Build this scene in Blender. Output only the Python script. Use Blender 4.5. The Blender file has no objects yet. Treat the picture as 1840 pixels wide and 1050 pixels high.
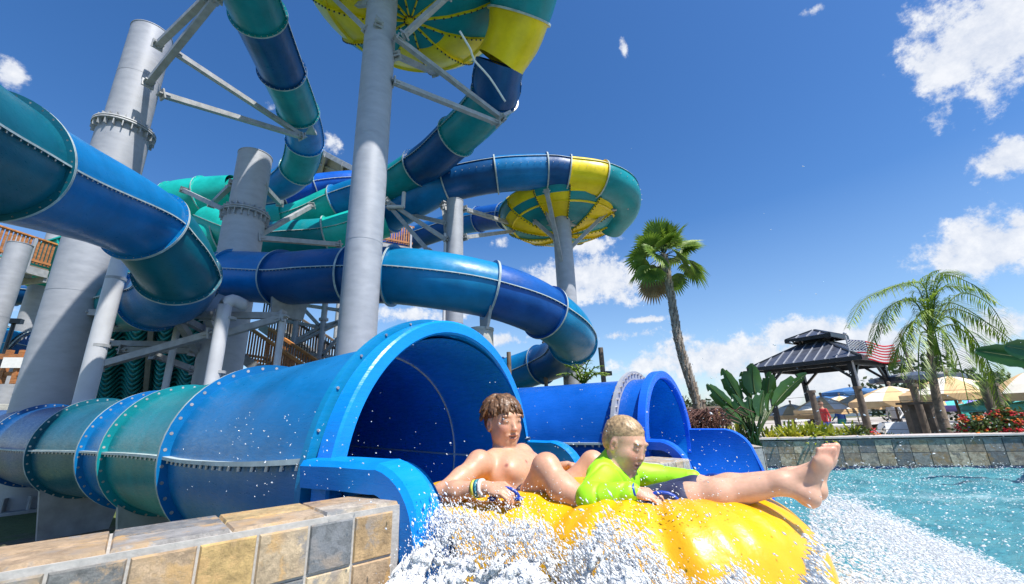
import bpy, math, random
import numpy as np
from mathutils import Vector, Matrix
random.seed(7); RNG = np.random.default_rng(11)
SC = bpy.context.scene
COL = SC.collection
R = math.radians
# ------------------------------------------------------------------ camera model
FPX, PITCH, ROLL, CAMZ = 743.4, .2965, -.0355, 1.0
def ray(px, py):
    x = (px-920)/FPX; y = (525-py)/FPX
    c, s = math.cos(ROLL), math.sin(ROLL)
    xr = c*x-s*y; yr = s*x+c*y
    return np.array([xr, math.cos(PITCH)-yr*math.sin(PITCH), math.sin(PITCH)+yr*math.cos(PITCH)])
CAM = np.array([0, 0, CAMZ])
def P(px, py, Y):                       # point of a sight line at world depth Y
    d = ray(px, py); return CAM+d*Y/d[1]
def G(px, py, z):                       # point of a sight line at world height z
    d = ray(px, py); return CAM+d*(z-CAMZ)/d[2]
Hd = np.array([.866, -.5, 0]); Sd = np.array([.5, .866, 0]); C0 = np.array([-.357, 2.293, 0])
def L(h, s, z): return C0+Hd*h+Sd*s+np.array([0, 0, z])   # frame of the slide exit
cam = bpy.data.objects.new('camera', bpy.data.cameras.new('camera')); COL.objects.link(cam)
SC.camera = cam
cam.data.sensor_width = 36; cam.data.lens = 36*FPX/1840; cam.data.clip_end = 3000; cam.data.clip_start = .02
F_ = Vector((0, math.cos(PITCH), math.sin(PITCH))); U0 = Vector((0, -math.sin(PITCH), math.cos(PITCH))); R0 = Vector((1, 0, 0))
c_, s_ = math.cos(ROLL), math.sin(ROLL)
Rt = c_*R0+s_*U0; Up = -s_*R0+c_*U0
M = Matrix((Rt, Up, -F_)).transposed().to_4x4(); M.translation = Vector(CAM)
cam.matrix_world = M
# ------------------------------------------------------------------ materials
def nodes(m):
    m.use_nodes = True; nt = m.node_tree
    return nt, nt.nodes, nt.links, nt.nodes['Principled BSDF']
def N(nt, typ, **kw):
    n = nt.nodes.new(typ)
    for k, v in kw.items():
        if k in n.inputs: n.inputs[k].default_value = v
        else: setattr(n, k, v)
    return n
def ramp(nt, src, stops):
    r = nt.nodes.new('ShaderNodeValToRGB'); nt.links.new(src, r.inputs[0])
    e = r.color_ramp.elements
    while len(e) < len(stops): e.new(.5)
    for i, (p, c) in enumerate(stops):
        e[i].position = p; e[i].color = (c, c, c, 1) if isinstance(c, (int, float)) else (*c, 1)
    return r
def mat(name, col, rough=.5, metal=0, var=.25, scale=6, bump=.0, bscale=None, coat=0, stretch=(1, 1, 1), col2=None, spec=.5, detail=5, rvar=.1, sub=0):
    m = bpy.data.materials.new(name); nt, nn, ll, b = nodes(m)
    tc = N(nt, 'ShaderNodeTexCoord'); mp = N(nt, 'ShaderNodeMapping'); mp.inputs['Scale'].default_value = stretch
    ll.new(tc.outputs['Object'], mp.inputs[0])
    no = N(nt, 'ShaderNodeTexNoise', Scale=scale, Detail=detail, Roughness=.6); ll.new(mp.outputs[0], no.inputs[0])
    c2 = col2 or tuple(c*(1-var) for c in col); c1 = col if col2 else tuple(min(1, c*(1+var)) for c in col)
    r = ramp(nt, no.outputs[0], [(.32, c2), (.68, c1)]); ll.new(r.outputs[0], b.inputs['Base Color'])
    r2 = ramp(nt, no.outputs[0], [(.3, max(0, rough-rvar)), (.7, min(1, rough+rvar))]); ll.new(r2.outputs[0], b.inputs['Roughness'])
    b.inputs['Metallic'].default_value = metal; b.inputs['Coat Weight'].default_value = coat
    b.inputs['Coat Roughness'].default_value = .12; b.inputs['Specular IOR Level'].default_value = spec
    if sub:
        b.inputs['Subsurface Weight'].default_value = sub; b.inputs['Subsurface Radius'].default_value = (.02, .008, .004); b.inputs['Subsurface Scale'].default_value = 1
    if bump:
        n2 = N(nt, 'ShaderNodeTexNoise', Scale=bscale or scale*5, Detail=4); ll.new(mp.outputs[0], n2.inputs[0])
        bp = N(nt, 'ShaderNodeBump', Strength=1, Distance=bump); ll.new(n2.outputs[0], bp.inputs['Height']); ll.new(bp.outputs[0], b.inputs['Normal'])
    return m
def fiberglass(name, col, chalk=.3, rough=.3, cs=1.0):
    """gel-coat: mottled fading, fine chalky brush marks, soft orange-peel"""
    m = bpy.data.materials.new(name); nt, nn, ll, b = nodes(m)
    tc = N(nt, 'ShaderNodeTexCoord')
    n1 = N(nt, 'ShaderNodeTexNoise', Scale=.9*cs, Detail=6, Roughness=.65); ll.new(tc.outputs['Object'], n1.inputs[0])
    mp = N(nt, 'ShaderNodeMapping'); mp.inputs['Scale'].default_value = (9, 9, 60); mp.inputs['Rotation'].default_value = (.3, .5, .2); ll.new(tc.outputs['Object'], mp.inputs[0])
    n2 = N(nt, 'ShaderNodeTexNoise', Scale=1.1*cs, Detail=5, Roughness=.7); ll.new(mp.outputs[0], n2.inputs[0])
    r1 = ramp(nt, n1.outputs[0], [(.3, tuple(c*.72 for c in col)), (.72, tuple(min(1, c*1.22+.004) for c in col))])
    pale = tuple(min(1, c*1.35+.010) for c in col)
    mx = N(nt, 'ShaderNodeMixRGB'); ll.new(r1.outputs[0], mx.inputs[1]); mx.inputs[2].default_value = (*pale, 1)
    mul = N(nt, 'ShaderNodeMath', operation='MULTIPLY'); ll.new(n1.outputs[0], mul.inputs[0]); ll.new(n2.outputs[0], mul.inputs[1])
    r2 = ramp(nt, mul.outputs[0], [(.2, 0.), (.42, chalk)]); ll.new(r2.outputs[0], mx.inputs[0])
    n3 = N(nt, 'ShaderNodeTexNoise', Scale=3.2*cs, Detail=6, Roughness=.75); ll.new(tc.outputs['Object'], n3.inputs[0])
    st = ramp(nt, n3.outputs[0], [(.62, 0.), (.80, .2)]); mx2 = N(nt, 'ShaderNodeMixRGB'); ll.new(st.outputs[0], mx2.inputs[0]); ll.new(mx.outputs[0], mx2.inputs[1])
    mx2.inputs[2].default_value = (.05, .05, .05, 1)
    ll.new(mx2.outputs[0], b.inputs['Base Color'])
    rr = ramp(nt, n2.outputs[0], [(.3, rough-.06), (.7, rough+.16)]); ll.new(rr.outputs[0], b.inputs['Roughness'])
    b.inputs['Coat Weight'].default_value = .03; b.inputs['Coat Roughness'].default_value = .1; b.inputs['Specular IOR Level'].default_value = .3
    bp = N(nt, 'ShaderNodeBump', Strength=.35, Distance=.004); ll.new(n2.outputs[0], bp.inputs['Height'])
    n4 = N(nt, 'ShaderNodeTexNoise', Scale=2.2, Detail=2); ll.new(tc.outputs['Object'], n4.inputs[0])
    bp2 = N(nt, 'ShaderNodeBump', Strength=.5, Distance=.03); ll.new(n4.outputs[0], bp2.inputs['Height']); ll.new(bp.outputs[0], bp2.inputs['Normal'])
    ll.new(bp2.outputs[0], b.inputs['Normal'])
    return m
def vcol_mat(name, rough=.5, var=.15, scale=30, sub=0, bump=0, attr='tint', coat=0, trans=0):
    m = bpy.data.materials.new(name); nt, nn, ll, b = nodes(m)
    at = N(nt, 'ShaderNodeAttribute', attribute_name=attr); tc = N(nt, 'ShaderNodeTexCoord')
    no = N(nt, 'ShaderNodeTexNoise', Scale=scale, Detail=5); ll.new(tc.outputs['Object'], no.inputs[0])
    r = ramp(nt, no.outputs[0], [(.3, 1-var), (.7, 1.)]); mx = N(nt, 'ShaderNodeMixRGB', blend_type='MULTIPLY'); mx.inputs[0].default_value = 1
    ll.new(at.outputs[0], mx.inputs[1]); ll.new(r.outputs[0], mx.inputs[2]); ll.new(mx.outputs[0], b.inputs['Base Color'])
    b.inputs['Roughness'].default_value = rough; b.inputs['Coat Weight'].default_value = coat
    if sub:
        b.inputs['Subsurface Weight'].default_value = sub; b.inputs['Subsurface Radius'].default_value = (.02, .008, .004); b.inputs['Subsurface Scale'].default_value = .6
    if bump:
        bp = N(nt, 'ShaderNodeBump', Strength=.6, Distance=bump); ll.new(no.outputs[0], bp.inputs['Height']); ll.new(bp.outputs[0], b.inputs['Normal'])
    return m
def leafmat(name, c1, c2, rough=.45, scale=3):
    m = bpy.data.materials.new(name); nt, nn, ll, b = nodes(m)
    tc = N(nt, 'ShaderNodeTexCoord'); no = N(nt, 'ShaderNodeTexNoise', Scale=scale, Detail=3); ll.new(tc.outputs['Object'], no.inputs[0])
    r = ramp(nt, no.outputs[0], [(.35, c1), (.65, c2)]); ll.new(r.outputs[0], b.inputs['Base Color']); b.inputs['Roughness'].default_value = rough
    tr = N(nt, 'ShaderNodeBsdfTranslucent'); ll.new(r.outputs[0], tr.inputs[0]); ms = N(nt, 'ShaderNodeMixShader'); ms.inputs[0].default_value = .3
    ll.new(b.outputs[0], ms.inputs[1]); ll.new(tr.outputs[0], ms.inputs[2]); ll.new(ms.outputs[0], nt.nodes['Material Output'].inputs[0])
    return m
MT = {}
MT['blue'] = fiberglass('gelcoat_blue', (.001, .165, .43), .2); MT['navy'] = fiberglass('gelcoat_navy', (.002, .072, .235), .12)
MT['teal'] = fiberglass('gelcoat_teal', (.002, .235, .275), .2); MT['deep'] = fiberglass('gelcoat_deep_teal', (.002, .115, .17), .2); MT['mint'] = fiberglass('gelcoat_mint', (.008, .42, .36), .2)
MT['sky'] = fiberglass('gelcoat_light_blue', (.002, .20, .42), .3); MT['royal'] = fiberglass('gelcoat_royal', (.003, .095, .46), .2, .25)
MT['azure'] = fiberglass('gelcoat_azure', (.002, .235, .72), .25, .25); MT['yellow'] = fiberglass('gelcoat_yellow', (.85, .62, .006), .1)
MT['inner'] = fiberglass('gelcoat_inside_blue', (.008, .24, .74), .08, .22)
MT['dteal'] = fiberglass('gelcoat_dull_teal', (.012, .13, .15), .4); MT['purple'] = fiberglass('gelcoat_indigo', (.006, .085, .34), .4)
MT['edge'] = mat('flange_sealant_edge', (.42, .5, .5), .6); MT['bolt'] = mat('bolt_steel', (.55, .5, .47), .4, .6)
MT['galv'] = mat('galvanized_steel', (.37, .385, .42), .55, .12, .10, 3, .0008, 40, stretch=(1, 1, 2.5))
MT['galvd'] = mat('galvanized_brace', (.36, .37, .38), .55, .12, .2, 5, .002, 40)
MT['pvc'] = mat('white_pvc_pipe', (.56, .57, .60), .45, 0, .1, 2, .001, 20); MT['conc'] = mat('cast_concrete', (.42, .41, .37), .85, 0, .25, 5, .006, 40)
MT['wood'] = mat('stained_cedar', (.42, .17, .06), .7, 0, .4, 4, .002, 30, stretch=(1, 1, 6)); MT['woodo'] = mat('orange_handrail_wood', (.58, .23, .06), .6, 0, .3, 5)
MT['postw'] = mat('weathered_timber', (.17, .13, .10), .85, 0, .4, 5, .004, 40); MT['dark'] = mat('black_powder_coat', (.018, .022, .028), .35, 0, .3, 6)
MT['white'] = mat('white_plastic', (.78, .78, .76), .5, 0, .06, 8); MT['roofm'] = mat('roof_sheet', (.30, .28, .26), .6, .2, .2, 4)
# ------------------------------------------------------------------ mesh builder
def unit(v): v = np.asarray(v, float); return v/max(1e-9, np.linalg.norm(v))
def frame(d):
    d = unit(d); a = np.array([0, 0, 1.]) if abs(d[2]) < .95 else np.array([1., 0, 0])
    x = unit(np.cross(d, a)); return x, np.cross(x, d), d       # side, up, forward
class MB:
    def __init__(s): s.v = []; s.f = []; s.m = []; s.sm = []
    def add(s, vs, fs, mi=0, smooth=False):
        o = len(s.v); s.v += [tuple(map(float, p)) for p in vs]
        for f in fs: s.f.append(tuple(i+o for i in f)); s.m.append(mi); s.sm.append(smooth)
        return s
    def obox(s, c, ax, hs, mi=0):           # oriented box: axes rows, half sizes
        c = np.asarray(c, float); ax = [np.asarray(a, float) for a in ax]
        vs = [c+ax[0]*hs[0]*i+ax[1]*hs[1]*j+ax[2]*hs[2]*k for i in (-1, 1) for j in (-1, 1) for k in (-1, 1)]
        return s.add(vs, [(0, 1, 3, 2), (4, 6, 7, 5), (0, 4, 5, 1), (2, 3, 7, 6), (0, 2, 6, 4), (1, 5, 7, 3)], mi)
    def box(s, c, hs, rz=0, mi=0):
        a = math.cos(rz); b = math.sin(rz); return s.obox(c, [(a, b, 0), (-b, a, 0), (0, 0, 1)], hs, mi)
    def beam(s, a, b, w, h=None, mi=0):
        a = np.asarray(a, float); b = np.asarray(b, float); x, u, d = frame(b-a)
        return s.obox((a+b)/2, [x, u, d], (w/2, (h or w)/2, np.linalg.norm(b-a)/2), mi)
    def cyl(s, a, b, r1, r2=None, n=16, mi=0, caps=True, smooth=True):
        r2 = r1 if r2 is None else r2; a = np.asarray(a, float); b = np.asarray(b, float); x, u, d = frame(b-a)
        t = [2*math.pi*i/n for i in range(n)]
        vs = [a+(x*math.cos(q)+u*math.sin(q))*r1 for q in t]+[b+(x*math.cos(q)+u*math.sin(q))*r2 for q in t]
        s.add(vs, [(i, (i+1) % n, n+(i+1) % n, n+i) for i in range(n)], mi, smooth)
        if caps: s.add(vs[:n], [tuple(range(n-1, -1, -1))], mi); s.add(vs[n:], [tuple(range(n))], mi)
        return s
    def sweep(s, pts, rad, n=12, mi=0, t0=0, t1=2*math.pi, smooth=True, caps=True, colf=None, refs=None, pt=False):
        pts = [np.asarray(p, float) for p in pts]; k = len(pts); full = abs(t1-t0-2*math.pi) < 1e-6
        m = n if full else n+1; vs = []; px_ = None
        for i, p in enumerate(pts):
            d = pts[min(k-1, i+1)]-pts[max(0, i-1)]; x, u, d = frame(d)
            if pt and px_ is not None: x = unit(px_-d*np.dot(px_, d)); u = np.cross(x, d)
            px_ = x; r = rad[i] if hasattr(rad, '__len__') else rad
            for j in range(m):
                q = t0+(t1-t0)*j/n; vs.append(p+(x*math.cos(q)+u*math.sin(q))*r)
        for i in range(k-1):
            for j in range(n):
                j2 = (j+1) % m if full else j+1
                mm = colf(i, j) if colf else mi
                s.f.append(tuple(len(s.v)+q for q in (i*m+j, i*m+j2, (i+1)*m+j2, (i+1)*m+j))); s.m.append(mm); s.sm.append(smooth)
        o = len(s.v); s.v += [tuple(map(float, p)) for p in vs]
        if caps and full:
            s.f.append(tuple(o+j for j in range(m))[::-1]); s.m.append(mi); s.sm.append(False)
            s.f.append(tuple(o+(k-1)*m+j for j in range(m))); s.m.append(mi); s.sm.append(False)
        return s
    def ring(s, c, ax, r0, r1, th, n=48, mi=0, me=None):     # flat annulus with thickness
        me = mi if me is None else me
        x, u, d = ax; vs = []
        for k in (-.5, .5):
            for r in (r0, r1):
                for i in range(n): q = 2*math.pi*i/n; vs.append(c+(x*math.cos(q)+u*math.sin(q))*r+d*th*k)
        A, B, Cc, D = 0, n, 2*n, 3*n
        for i in range(n):
            j = (i+1) % n
            s.add([], [])
            o = len(s.v)
            s.f += [(o+A+i, o+B+i, o+B+j, o+A+j), (o+Cc+i, o+Cc+j, o+D+j, o+D+i), (o+B+i, o+D+i, o+D+j, o+B+j), (o+A+i, o+A+j, o+Cc+j, o+Cc+i)]
            s.m += [mi, mi, me, mi]; s.sm += [False, False, True, True]
        s.v += [tuple(map(float, p)) for p in vs]
        return s
    def ball(s, c, r, nu=8, nv=5, mi=0, sc=(1, 1, 1), ax=None):
        c = np.asarray(c, float); ax = ax or [np.array([1., 0, 0]), np.array([0, 1., 0]), np.array([0, 0, 1.])]
        vs = [c-ax[2]*r*sc[2]]
        for j in range(1, nv):
            p = -math.pi/2+math.pi*j/nv
            for i in range(nu):
                q = 2*math.pi*i/nu; vs.append(c+r*(ax[0]*sc[0]*math.cos(p)*math.cos(q)+ax[1]*sc[1]*math.cos(p)*math.sin(q)+ax[2]*sc[2]*math.sin(p)))
        vs.append(c+ax[2]*r*sc[2]); fs = []
        for i in range(nu):
            j = (i+1) % nu; fs.append((0, 1+j, 1+i))
            for k in range(nv-2): fs.append((1+k*nu+i, 1+k*nu+j, 1+(k+1)*nu+j, 1+(k+1)*nu+i))
            fs.append((1+(nv-2)*nu+i, 1+(nv-2)*nu+j, len(vs)-1))
        return s.add(vs, fs, mi, True)
    def lathe(s, c, prof, n=32, mi=0, colf=None, smooth=True):
        c = np.asarray(c, float); k = len(prof); o = len(s.v)
        for r, z in prof:
            for i in range(n): q = 2*math.pi*i/n; s.v.append((c[0]+r*math.cos(q), c[1]+r*math.sin(q), c[2]+z))
        for a in range(k-1):
            for i in range(n):
                j = (i+1) % n; s.f.append((o+a*n+i, o+a*n+j, o+(a+1)*n+j, o+(a+1)*n+i)); s.m.append(colf(a, i) if colf else mi); s.sm.append(smooth)
        return s
    def build(s, name, mats, parent=None, bevel=0):
        me = bpy.data.meshes.new(name); me.from_pydata(s.v, [], s.f)
        for m in (mats if isinstance(mats, (list, tuple)) else [mats]): me.materials.append(MT[m] if isinstance(m, str) else m)
        me.polygons.foreach_set('material_index', s.m); me.polygons.foreach_set('use_smooth', s.sm); me.update()
        o = bpy.data.objects.new(name, me); COL.objects.link(o)
        if bevel:
            b = o.modifiers.new('bevel', 'BEVEL'); b.width = bevel; b.segments = 2; b.limit_method = 'ANGLE'
        if parent is not None: attach(o, parent)
        return o
def attach(o, parent):
    bpy.context.view_layer.update() if False else None
    o.parent = parent
    w = WORLD.get(parent.name, Matrix.Identity(4)); o.matrix_parent_inverse = w.inverted(); WORLD[o.name] = Matrix.Identity(4)
WORLD = {}
def tag(o, label=None, cat=None, group=None, kind=None):
    if label: o['label'] = label
    if cat: o['category'] = cat
    if group: o['group'] = group
    if kind: o['kind'] = kind
    return o
def thing(name, label, cat, loc=(0, 0, 0), group=None, rz=0):
    o = bpy.data.objects.new(name, None); COL.objects.link(o); o.location = loc; o.rotation_euler = (0, 0, rz); o.empty_display_size = .1
    WORLD[o.name] = Matrix.Translation(Vector(loc)) @ Matrix.Rotation(rz, 4, 'Z')
    return tag(o, label, cat, group)
def npmesh(name, V, Fq, m, parent=None, smooth=True, tint=None):
    me = bpy.data.meshes.new(name); V = np.asarray(V, np.float32); Fq = np.asarray(Fq, np.int32); k = Fq.shape[1]
    me.vertices.add(len(V)); me.vertices.foreach_set('co', V.ravel())
    me.loops.add(Fq.size); me.loops.foreach_set('vertex_index', Fq.ravel())
    me.polygons.add(len(Fq)); me.polygons.foreach_set('loop_start', np.arange(0, Fq.size, k, dtype=np.int32))
    me.update(calc_edges=True); me.polygons.foreach_set('use_smooth', np.full(len(Fq), smooth))
    me.materials.append(MT[m] if isinstance(m, str) else m)
    if tint is not None:
        a = me.color_attributes.new('tint', 'FLOAT_COLOR', 'POINT'); t = np.ones((len(V), 4), np.float32); t[:, :3] = tint; a.data.foreach_set('color', t.ravel())
    o = bpy.data.objects.new(name, me); COL.objects.link(o)
    if parent is not None: attach(o, parent)
    return o
# ------------------------------------------------------------------ signed distance modelling
class SDF:
    def __init__(s, lo, hi, vx):
        s.lo = np.array(lo, float); s.vx = vx; n = np.ceil((np.array(hi)-s.lo)/vx).astype(int)+1; s.n = n
        s.ax = [s.lo[i]+np.arange(n[i])*vx for i in range(3)]; s.D = np.full(n, .5, np.float32)
    def _box(s, lo, hi):
        a = np.clip(np.floor((lo-s.lo)/s.vx).astype(int), 0, s.n); b = np.clip(np.ceil((hi-s.lo)/s.vx).astype(int)+1, 0, s.n)
        sl = tuple(slice(a[i], b[i]) for i in range(3)); X = np.meshgrid(*[s.ax[i][sl[i]] for i in range(3)], indexing='ij', sparse=True); return sl, X
    def _mix(s, sl, d, k, sub=False):
        o = s.D[sl]
        if sub: s.D[sl] = np.maximum(o, -d); return
        if k <= 0: s.D[sl] = np.minimum(o, d); return
        h = np.maximum(k-np.abs(o-d), 0)/k; s.D[sl] = np.minimum(o, d)-h*h*k*.25
    def cone(s, a, b, ra, rb, k=.015, sub=False, sq=None):     # tapered capsule; sq=(dir, f): flattened by f along dir
        a = np.asarray(a, float); b = np.asarray(b, float); m = max(ra, rb)*1.4+k+.03
        sl, X = s._box(np.minimum(a, b)-m, np.maximum(a, b)+m); ab = b-a; l2 = max(ab@ab, 1e-9)
        if s.D[sl].size == 0: return
        p = [X[i]-a[i] for i in range(3)]; t = np.clip((p[0]*ab[0]+p[1]*ab[1]+p[2]*ab[2])/l2, 0, 1)
        q = [p[i]-t*ab[i] for i in range(3)]; d2 = q[0]**2+q[1]**2+q[2]**2
        if sq:
            u = unit(sq[0]); pu = q[0]*u[0]+q[1]*u[1]+q[2]*u[2]; d2 = d2+pu**2*(1/sq[1]**2-1)
        s._mix(sl, (np.sqrt(d2)-(ra+(rb-ra)*t)).astype(np.float32), k, sub)
    def ell(s, c, r, ax=None, k=.015, sub=False):
        c = np.asarray(c, float); r = np.asarray(r, float); m = r.max()+k+.03; sl, X = s._box(c-m, c+m)
        if s.D[sl].size == 0: return
        ax = ax or [np.array([1., 0, 0]), np.array([0, 1., 0]), np.array([0, 0, 1.])]
        p = [X[i]-c[i] for i in range(3)]; k0 = 0; k1 = 0
        for i in range(3):
            e = p[0]*ax[i][0]+p[1]*ax[i][1]+p[2]*ax[i][2]; k0 = k0+(e/r[i])**2; k1 = k1+(e/r[i]**2)**2
        k0 = np.sqrt(k0); k1 = np.sqrt(k1)+1e-6; s._mix(sl, (k0*(k0-1)/k1).astype(np.float32), k, sub)
    def mesh(s):
        D = s.D; D[0] = D[-1] = .5; D[:, 0] = D[:, -1] = .5; D[:, :, 0] = D[:, :, -1] = .5
        I = D < 0; n = np.array(D.shape)-1
        cnt = np.zeros(n, np.int8)
        for i in (0, 1):
            for j in (0, 1):
                for k in (0, 1): cnt += I[i:i+n[0], j:j+n[1], k:k+n[2]]
        act = (cnt > 0) & (cnt < 8); idx = -np.ones(n, np.int64); cells = np.argwhere(act); idx[act] = np.arange(len(cells))
        acc = np.zeros((len(cells), 3)); w = np.zeros(len(cells))
        cr = [(i, j, k) for i in (0, 1) for j in (0, 1) for k in (0, 1)]
        for a in cr:
            for ax in range(3):
                if a[ax]: continue
                b = list(a); b[ax] = 1; A = cells+a; B = cells+b
                da = D[A[:, 0], A[:, 1], A[:, 2]]; db = D[B[:, 0], B[:, 1], B[:, 2]]; x = (da < 0) != (db < 0)
                t = np.where(x, da/np.where(x, da-db, 1), 0); pos = np.tile(np.array(a, float), (len(cells), 1)); pos[:, ax] += t
                acc += pos*x[:, None]; w += x
        V = s.lo+(cells+acc/w[:, None])*s.vx; Q = []
        for ax in range(3):
            o1, o2 = [i for i in range(3) if i != ax]
            sh = [slice(1, -1)]*3; sh[ax] = slice(0, -1); sh2 = list(sh); sh2[ax] = slice(1, None)
            A = I[tuple(sh)]; B = I[tuple(sh2)]; e = np.argwhere(A != B)
            if not len(e): continue
            flip = A[e[:, 0], e[:, 1], e[:, 2]]; e = e+np.array([0 if i == ax else 1 for i in range(3)])
            def cell(d1, d2):
                c = e.copy(); c[:, o1] -= d1; c[:, o2] -= d2; return idx[c[:, 0], c[:, 1], c[:, 2]]
            q = np.stack([cell(1, 1), cell(0, 1), cell(0, 0), cell(1, 0)], 1)
            if ax == 1: flip = ~flip
            q[~flip] = q[~flip][:, ::-1]; Q.append(q)
        return V, np.concatenate(Q)
def vnoise(Pn, f, seed=0, n=5):
    rs = np.random.default_rng(seed); o = np.zeros(len(Pn))
    for i in range(n*3):
        k = rs.normal(size=3); k /= np.linalg.norm(k); ff = f*1.7**(i % n); o += np.sin((Pn@k)*ff*2*np.pi+rs.uniform(0, 6.3)+1.3*np.sin((Pn[:, ::-1]@k)*ff*3.7))/1.5**(i % n)
    return o/4
def relax(V, Q, it=2, l=.5):
    for _ in range(it):
        a = np.zeros_like(V); c = np.zeros(len(V))
        for i in range(4):
            j = Q[:, (i+1) % 4]; np.add.at(a, Q[:, i], V[j]); np.add.at(c, Q[:, i], 1); np.add.at(a, j, V[Q[:, i]]); np.add.at(c, j, 1)
        V = V*(1-l)+l*a/c[:, None]
    return V
# ------------------------------------------------------------------ sky, sun
SUN_TO = unit((.38, -.34, .86))
sun_el = math.asin(SUN_TO[2]); sun_az = math.atan2(SUN_TO[0], SUN_TO[1])
sl = bpy.data.lights.new('sun', 'SUN'); sl.energy = 5.0; sl.angle = R(.53); sl.color = (1, .955, .88)
so = bpy.data.objects.new('sun', sl); COL.objects.link(so); so.rotation_euler = Vector(SUN_TO).to_track_quat('Z', 'Y').to_euler(); so.location = (0, 0, 30)
W = bpy.data.worlds.new('World'); SC.world = W; W.use_nodes = True; nt = W.node_tree; ll = nt.links; nt.nodes.clear()
out = N(nt, 'ShaderNodeOutputWorld'); bg = N(nt, 'ShaderNodeBackground'); bg.inputs[1].default_value = .115; ll.new(bg.outputs[0], out.inputs[0])
sk = N(nt, 'ShaderNodeTexSky', sky_type='NISHITA'); sk.sun_disc = False; sk.sun_elevation = sun_el; sk.sun_rotation = sun_az; sk.altitude = 0; sk.air_density = 1.0; sk.dust_density = .5; sk.ozone_density = 3.0
hs = N(nt, 'ShaderNodeHueSaturation', Saturation=1.28, Value=1.10, Hue=.506); ll.new(sk.outputs[0], hs.inputs['Color'])
tc = N(nt, 'ShaderNodeTexCoord'); sp = N(nt, 'ShaderNodeSeparateXYZ'); ll.new(tc.outputs['Generated'], sp.inputs[0])
def Mt(op, a, b=None, c=None):
    n = nt.nodes.new('ShaderNodeMath'); n.operation = op
    for i, x in enumerate((a, b, c)):
        if x is None: continue
        if isinstance(x, (int, float)): n.inputs[i].default_value = x
        else: ll.new(x, n.inputs[i])
    return n.outputs[0]
azn = Mt('ARCTAN2', sp.outputs[0], sp.outputs[1]); eln = Mt('ARCSINE', sp.outputs[2])
nz = N(nt, 'ShaderNodeTexNoise', Scale=9, Detail=9, Roughness=.62); ll.new(tc.outputs['Generated'], nz.inputs[0])
nz2 = N(nt, 'ShaderNodeTexNoise', Scale=30, Detail=9, Roughness=.68); ll.new(tc.outputs['Generated'], nz2.inputs[0])
nd = Mt('ADD', Mt('MULTIPLY', Mt('SUBTRACT', nz.outputs[0], .5), 3.4), Mt('MULTIPLY', Mt('SUBTRACT', nz2.outputs[0], .5), 2.6))
# clouds: (px, py, half-width px, half-height px, flatness bias)
CL = [(1800, 60, 150, 105, .28), (1705, 125, 60, 40, .15), (1820, 280, 66, 32, .2), (1780, 450, 125, 46, .3), (1830, 400, 40, 22, 0), (1065, 500, 98, 36, .25), (1060, 440, 52, 22, .05), (1440, 600, 110, 26, .05),
      (1300, 645, 130, 42, .2), (1160, 660, 60, 26, .1), (1560, 620, 90, 50, .1), (1420, 690, 160, 40, .05), (740, 565, 80, 18, .1), (900, 435, 26, 12, -.1), (905, 610, 30, 12, -.05), (20, 135, 36, 26, -.15),
      (595, 255, 24, 28, -.2), (487, 195, 26, 22, -.2), (1122, 92, 8, 22, -.2), (1465, 15, 40, 16, -.35), (1160, 575, 60, 7, -.35), (1110, 603, 70, 12, -.35), (1800, 585, 100, 35, .1), (20, 556, 60, 18, .0), (700, 640, 120, 20, -.1), (1700, 660, 180, 40, 0), (250, 300, 20, 20, -.3), (1230, 610, 30, 12, -.3), (1650, 86, 8, 5, -.2)]
cur = None
def dirang(px, py):
    d = unit(ray(px, py)); return math.atan2(d[0], d[1]), math.asin(d[2])
for (px, py, w, h, bias) in CL:
    a0, e0 = dirang(px, py); a1, _ = dirang(px+w, py); b1, _ = dirang(px-w, py); _, e1 = dirang(px, py-h); _, e2 = dirang(px, py+h)
    da = Mt('MULTIPLY', Mt('SUBTRACT', azn, a0), 2/abs(a1-b1)); de = Mt('MULTIPLY', Mt('SUBTRACT', eln, e0), 2/abs(e1-e2))
    d = Mt('SQRT', Mt('ADD', Mt('MULTIPLY', da, da), Mt('MULTIPLY', de, de)))
    v = Mt('SUBTRACT', 1+bias+.12, d); cur = v if cur is None else Mt('SMOOTH_MAX', cur, v, .15)
val = Mt('ADD', Mt('MAXIMUM', cur, -1.2), nd)
al = nt.nodes.new('ShaderNodeMapRange'); al.inputs[1].default_value = -.05; al.inputs[2].default_value = .75; al.clamp = True; al.interpolation_type = 'SMOOTHSTEP'; ll.new(val, al.inputs[0])
# cloud tone: brighter billows, greyer hollows and bases
sh = nt.nodes.new('ShaderNodeMapRange'); sh.inputs[1].default_value = .3; sh.inputs[2].default_value = .66; ll.new(nz2.outputs[0], sh.inputs[0])
cc = N(nt, 'ShaderNodeMixRGB'); cc.inputs[1].default_value = (4.3, 4.7, 5.5, 1); cc.inputs[2].default_value = (6.2, 6.3, 6.5, 1); ll.new(sh.outputs[0], cc.inputs[0])
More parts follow.
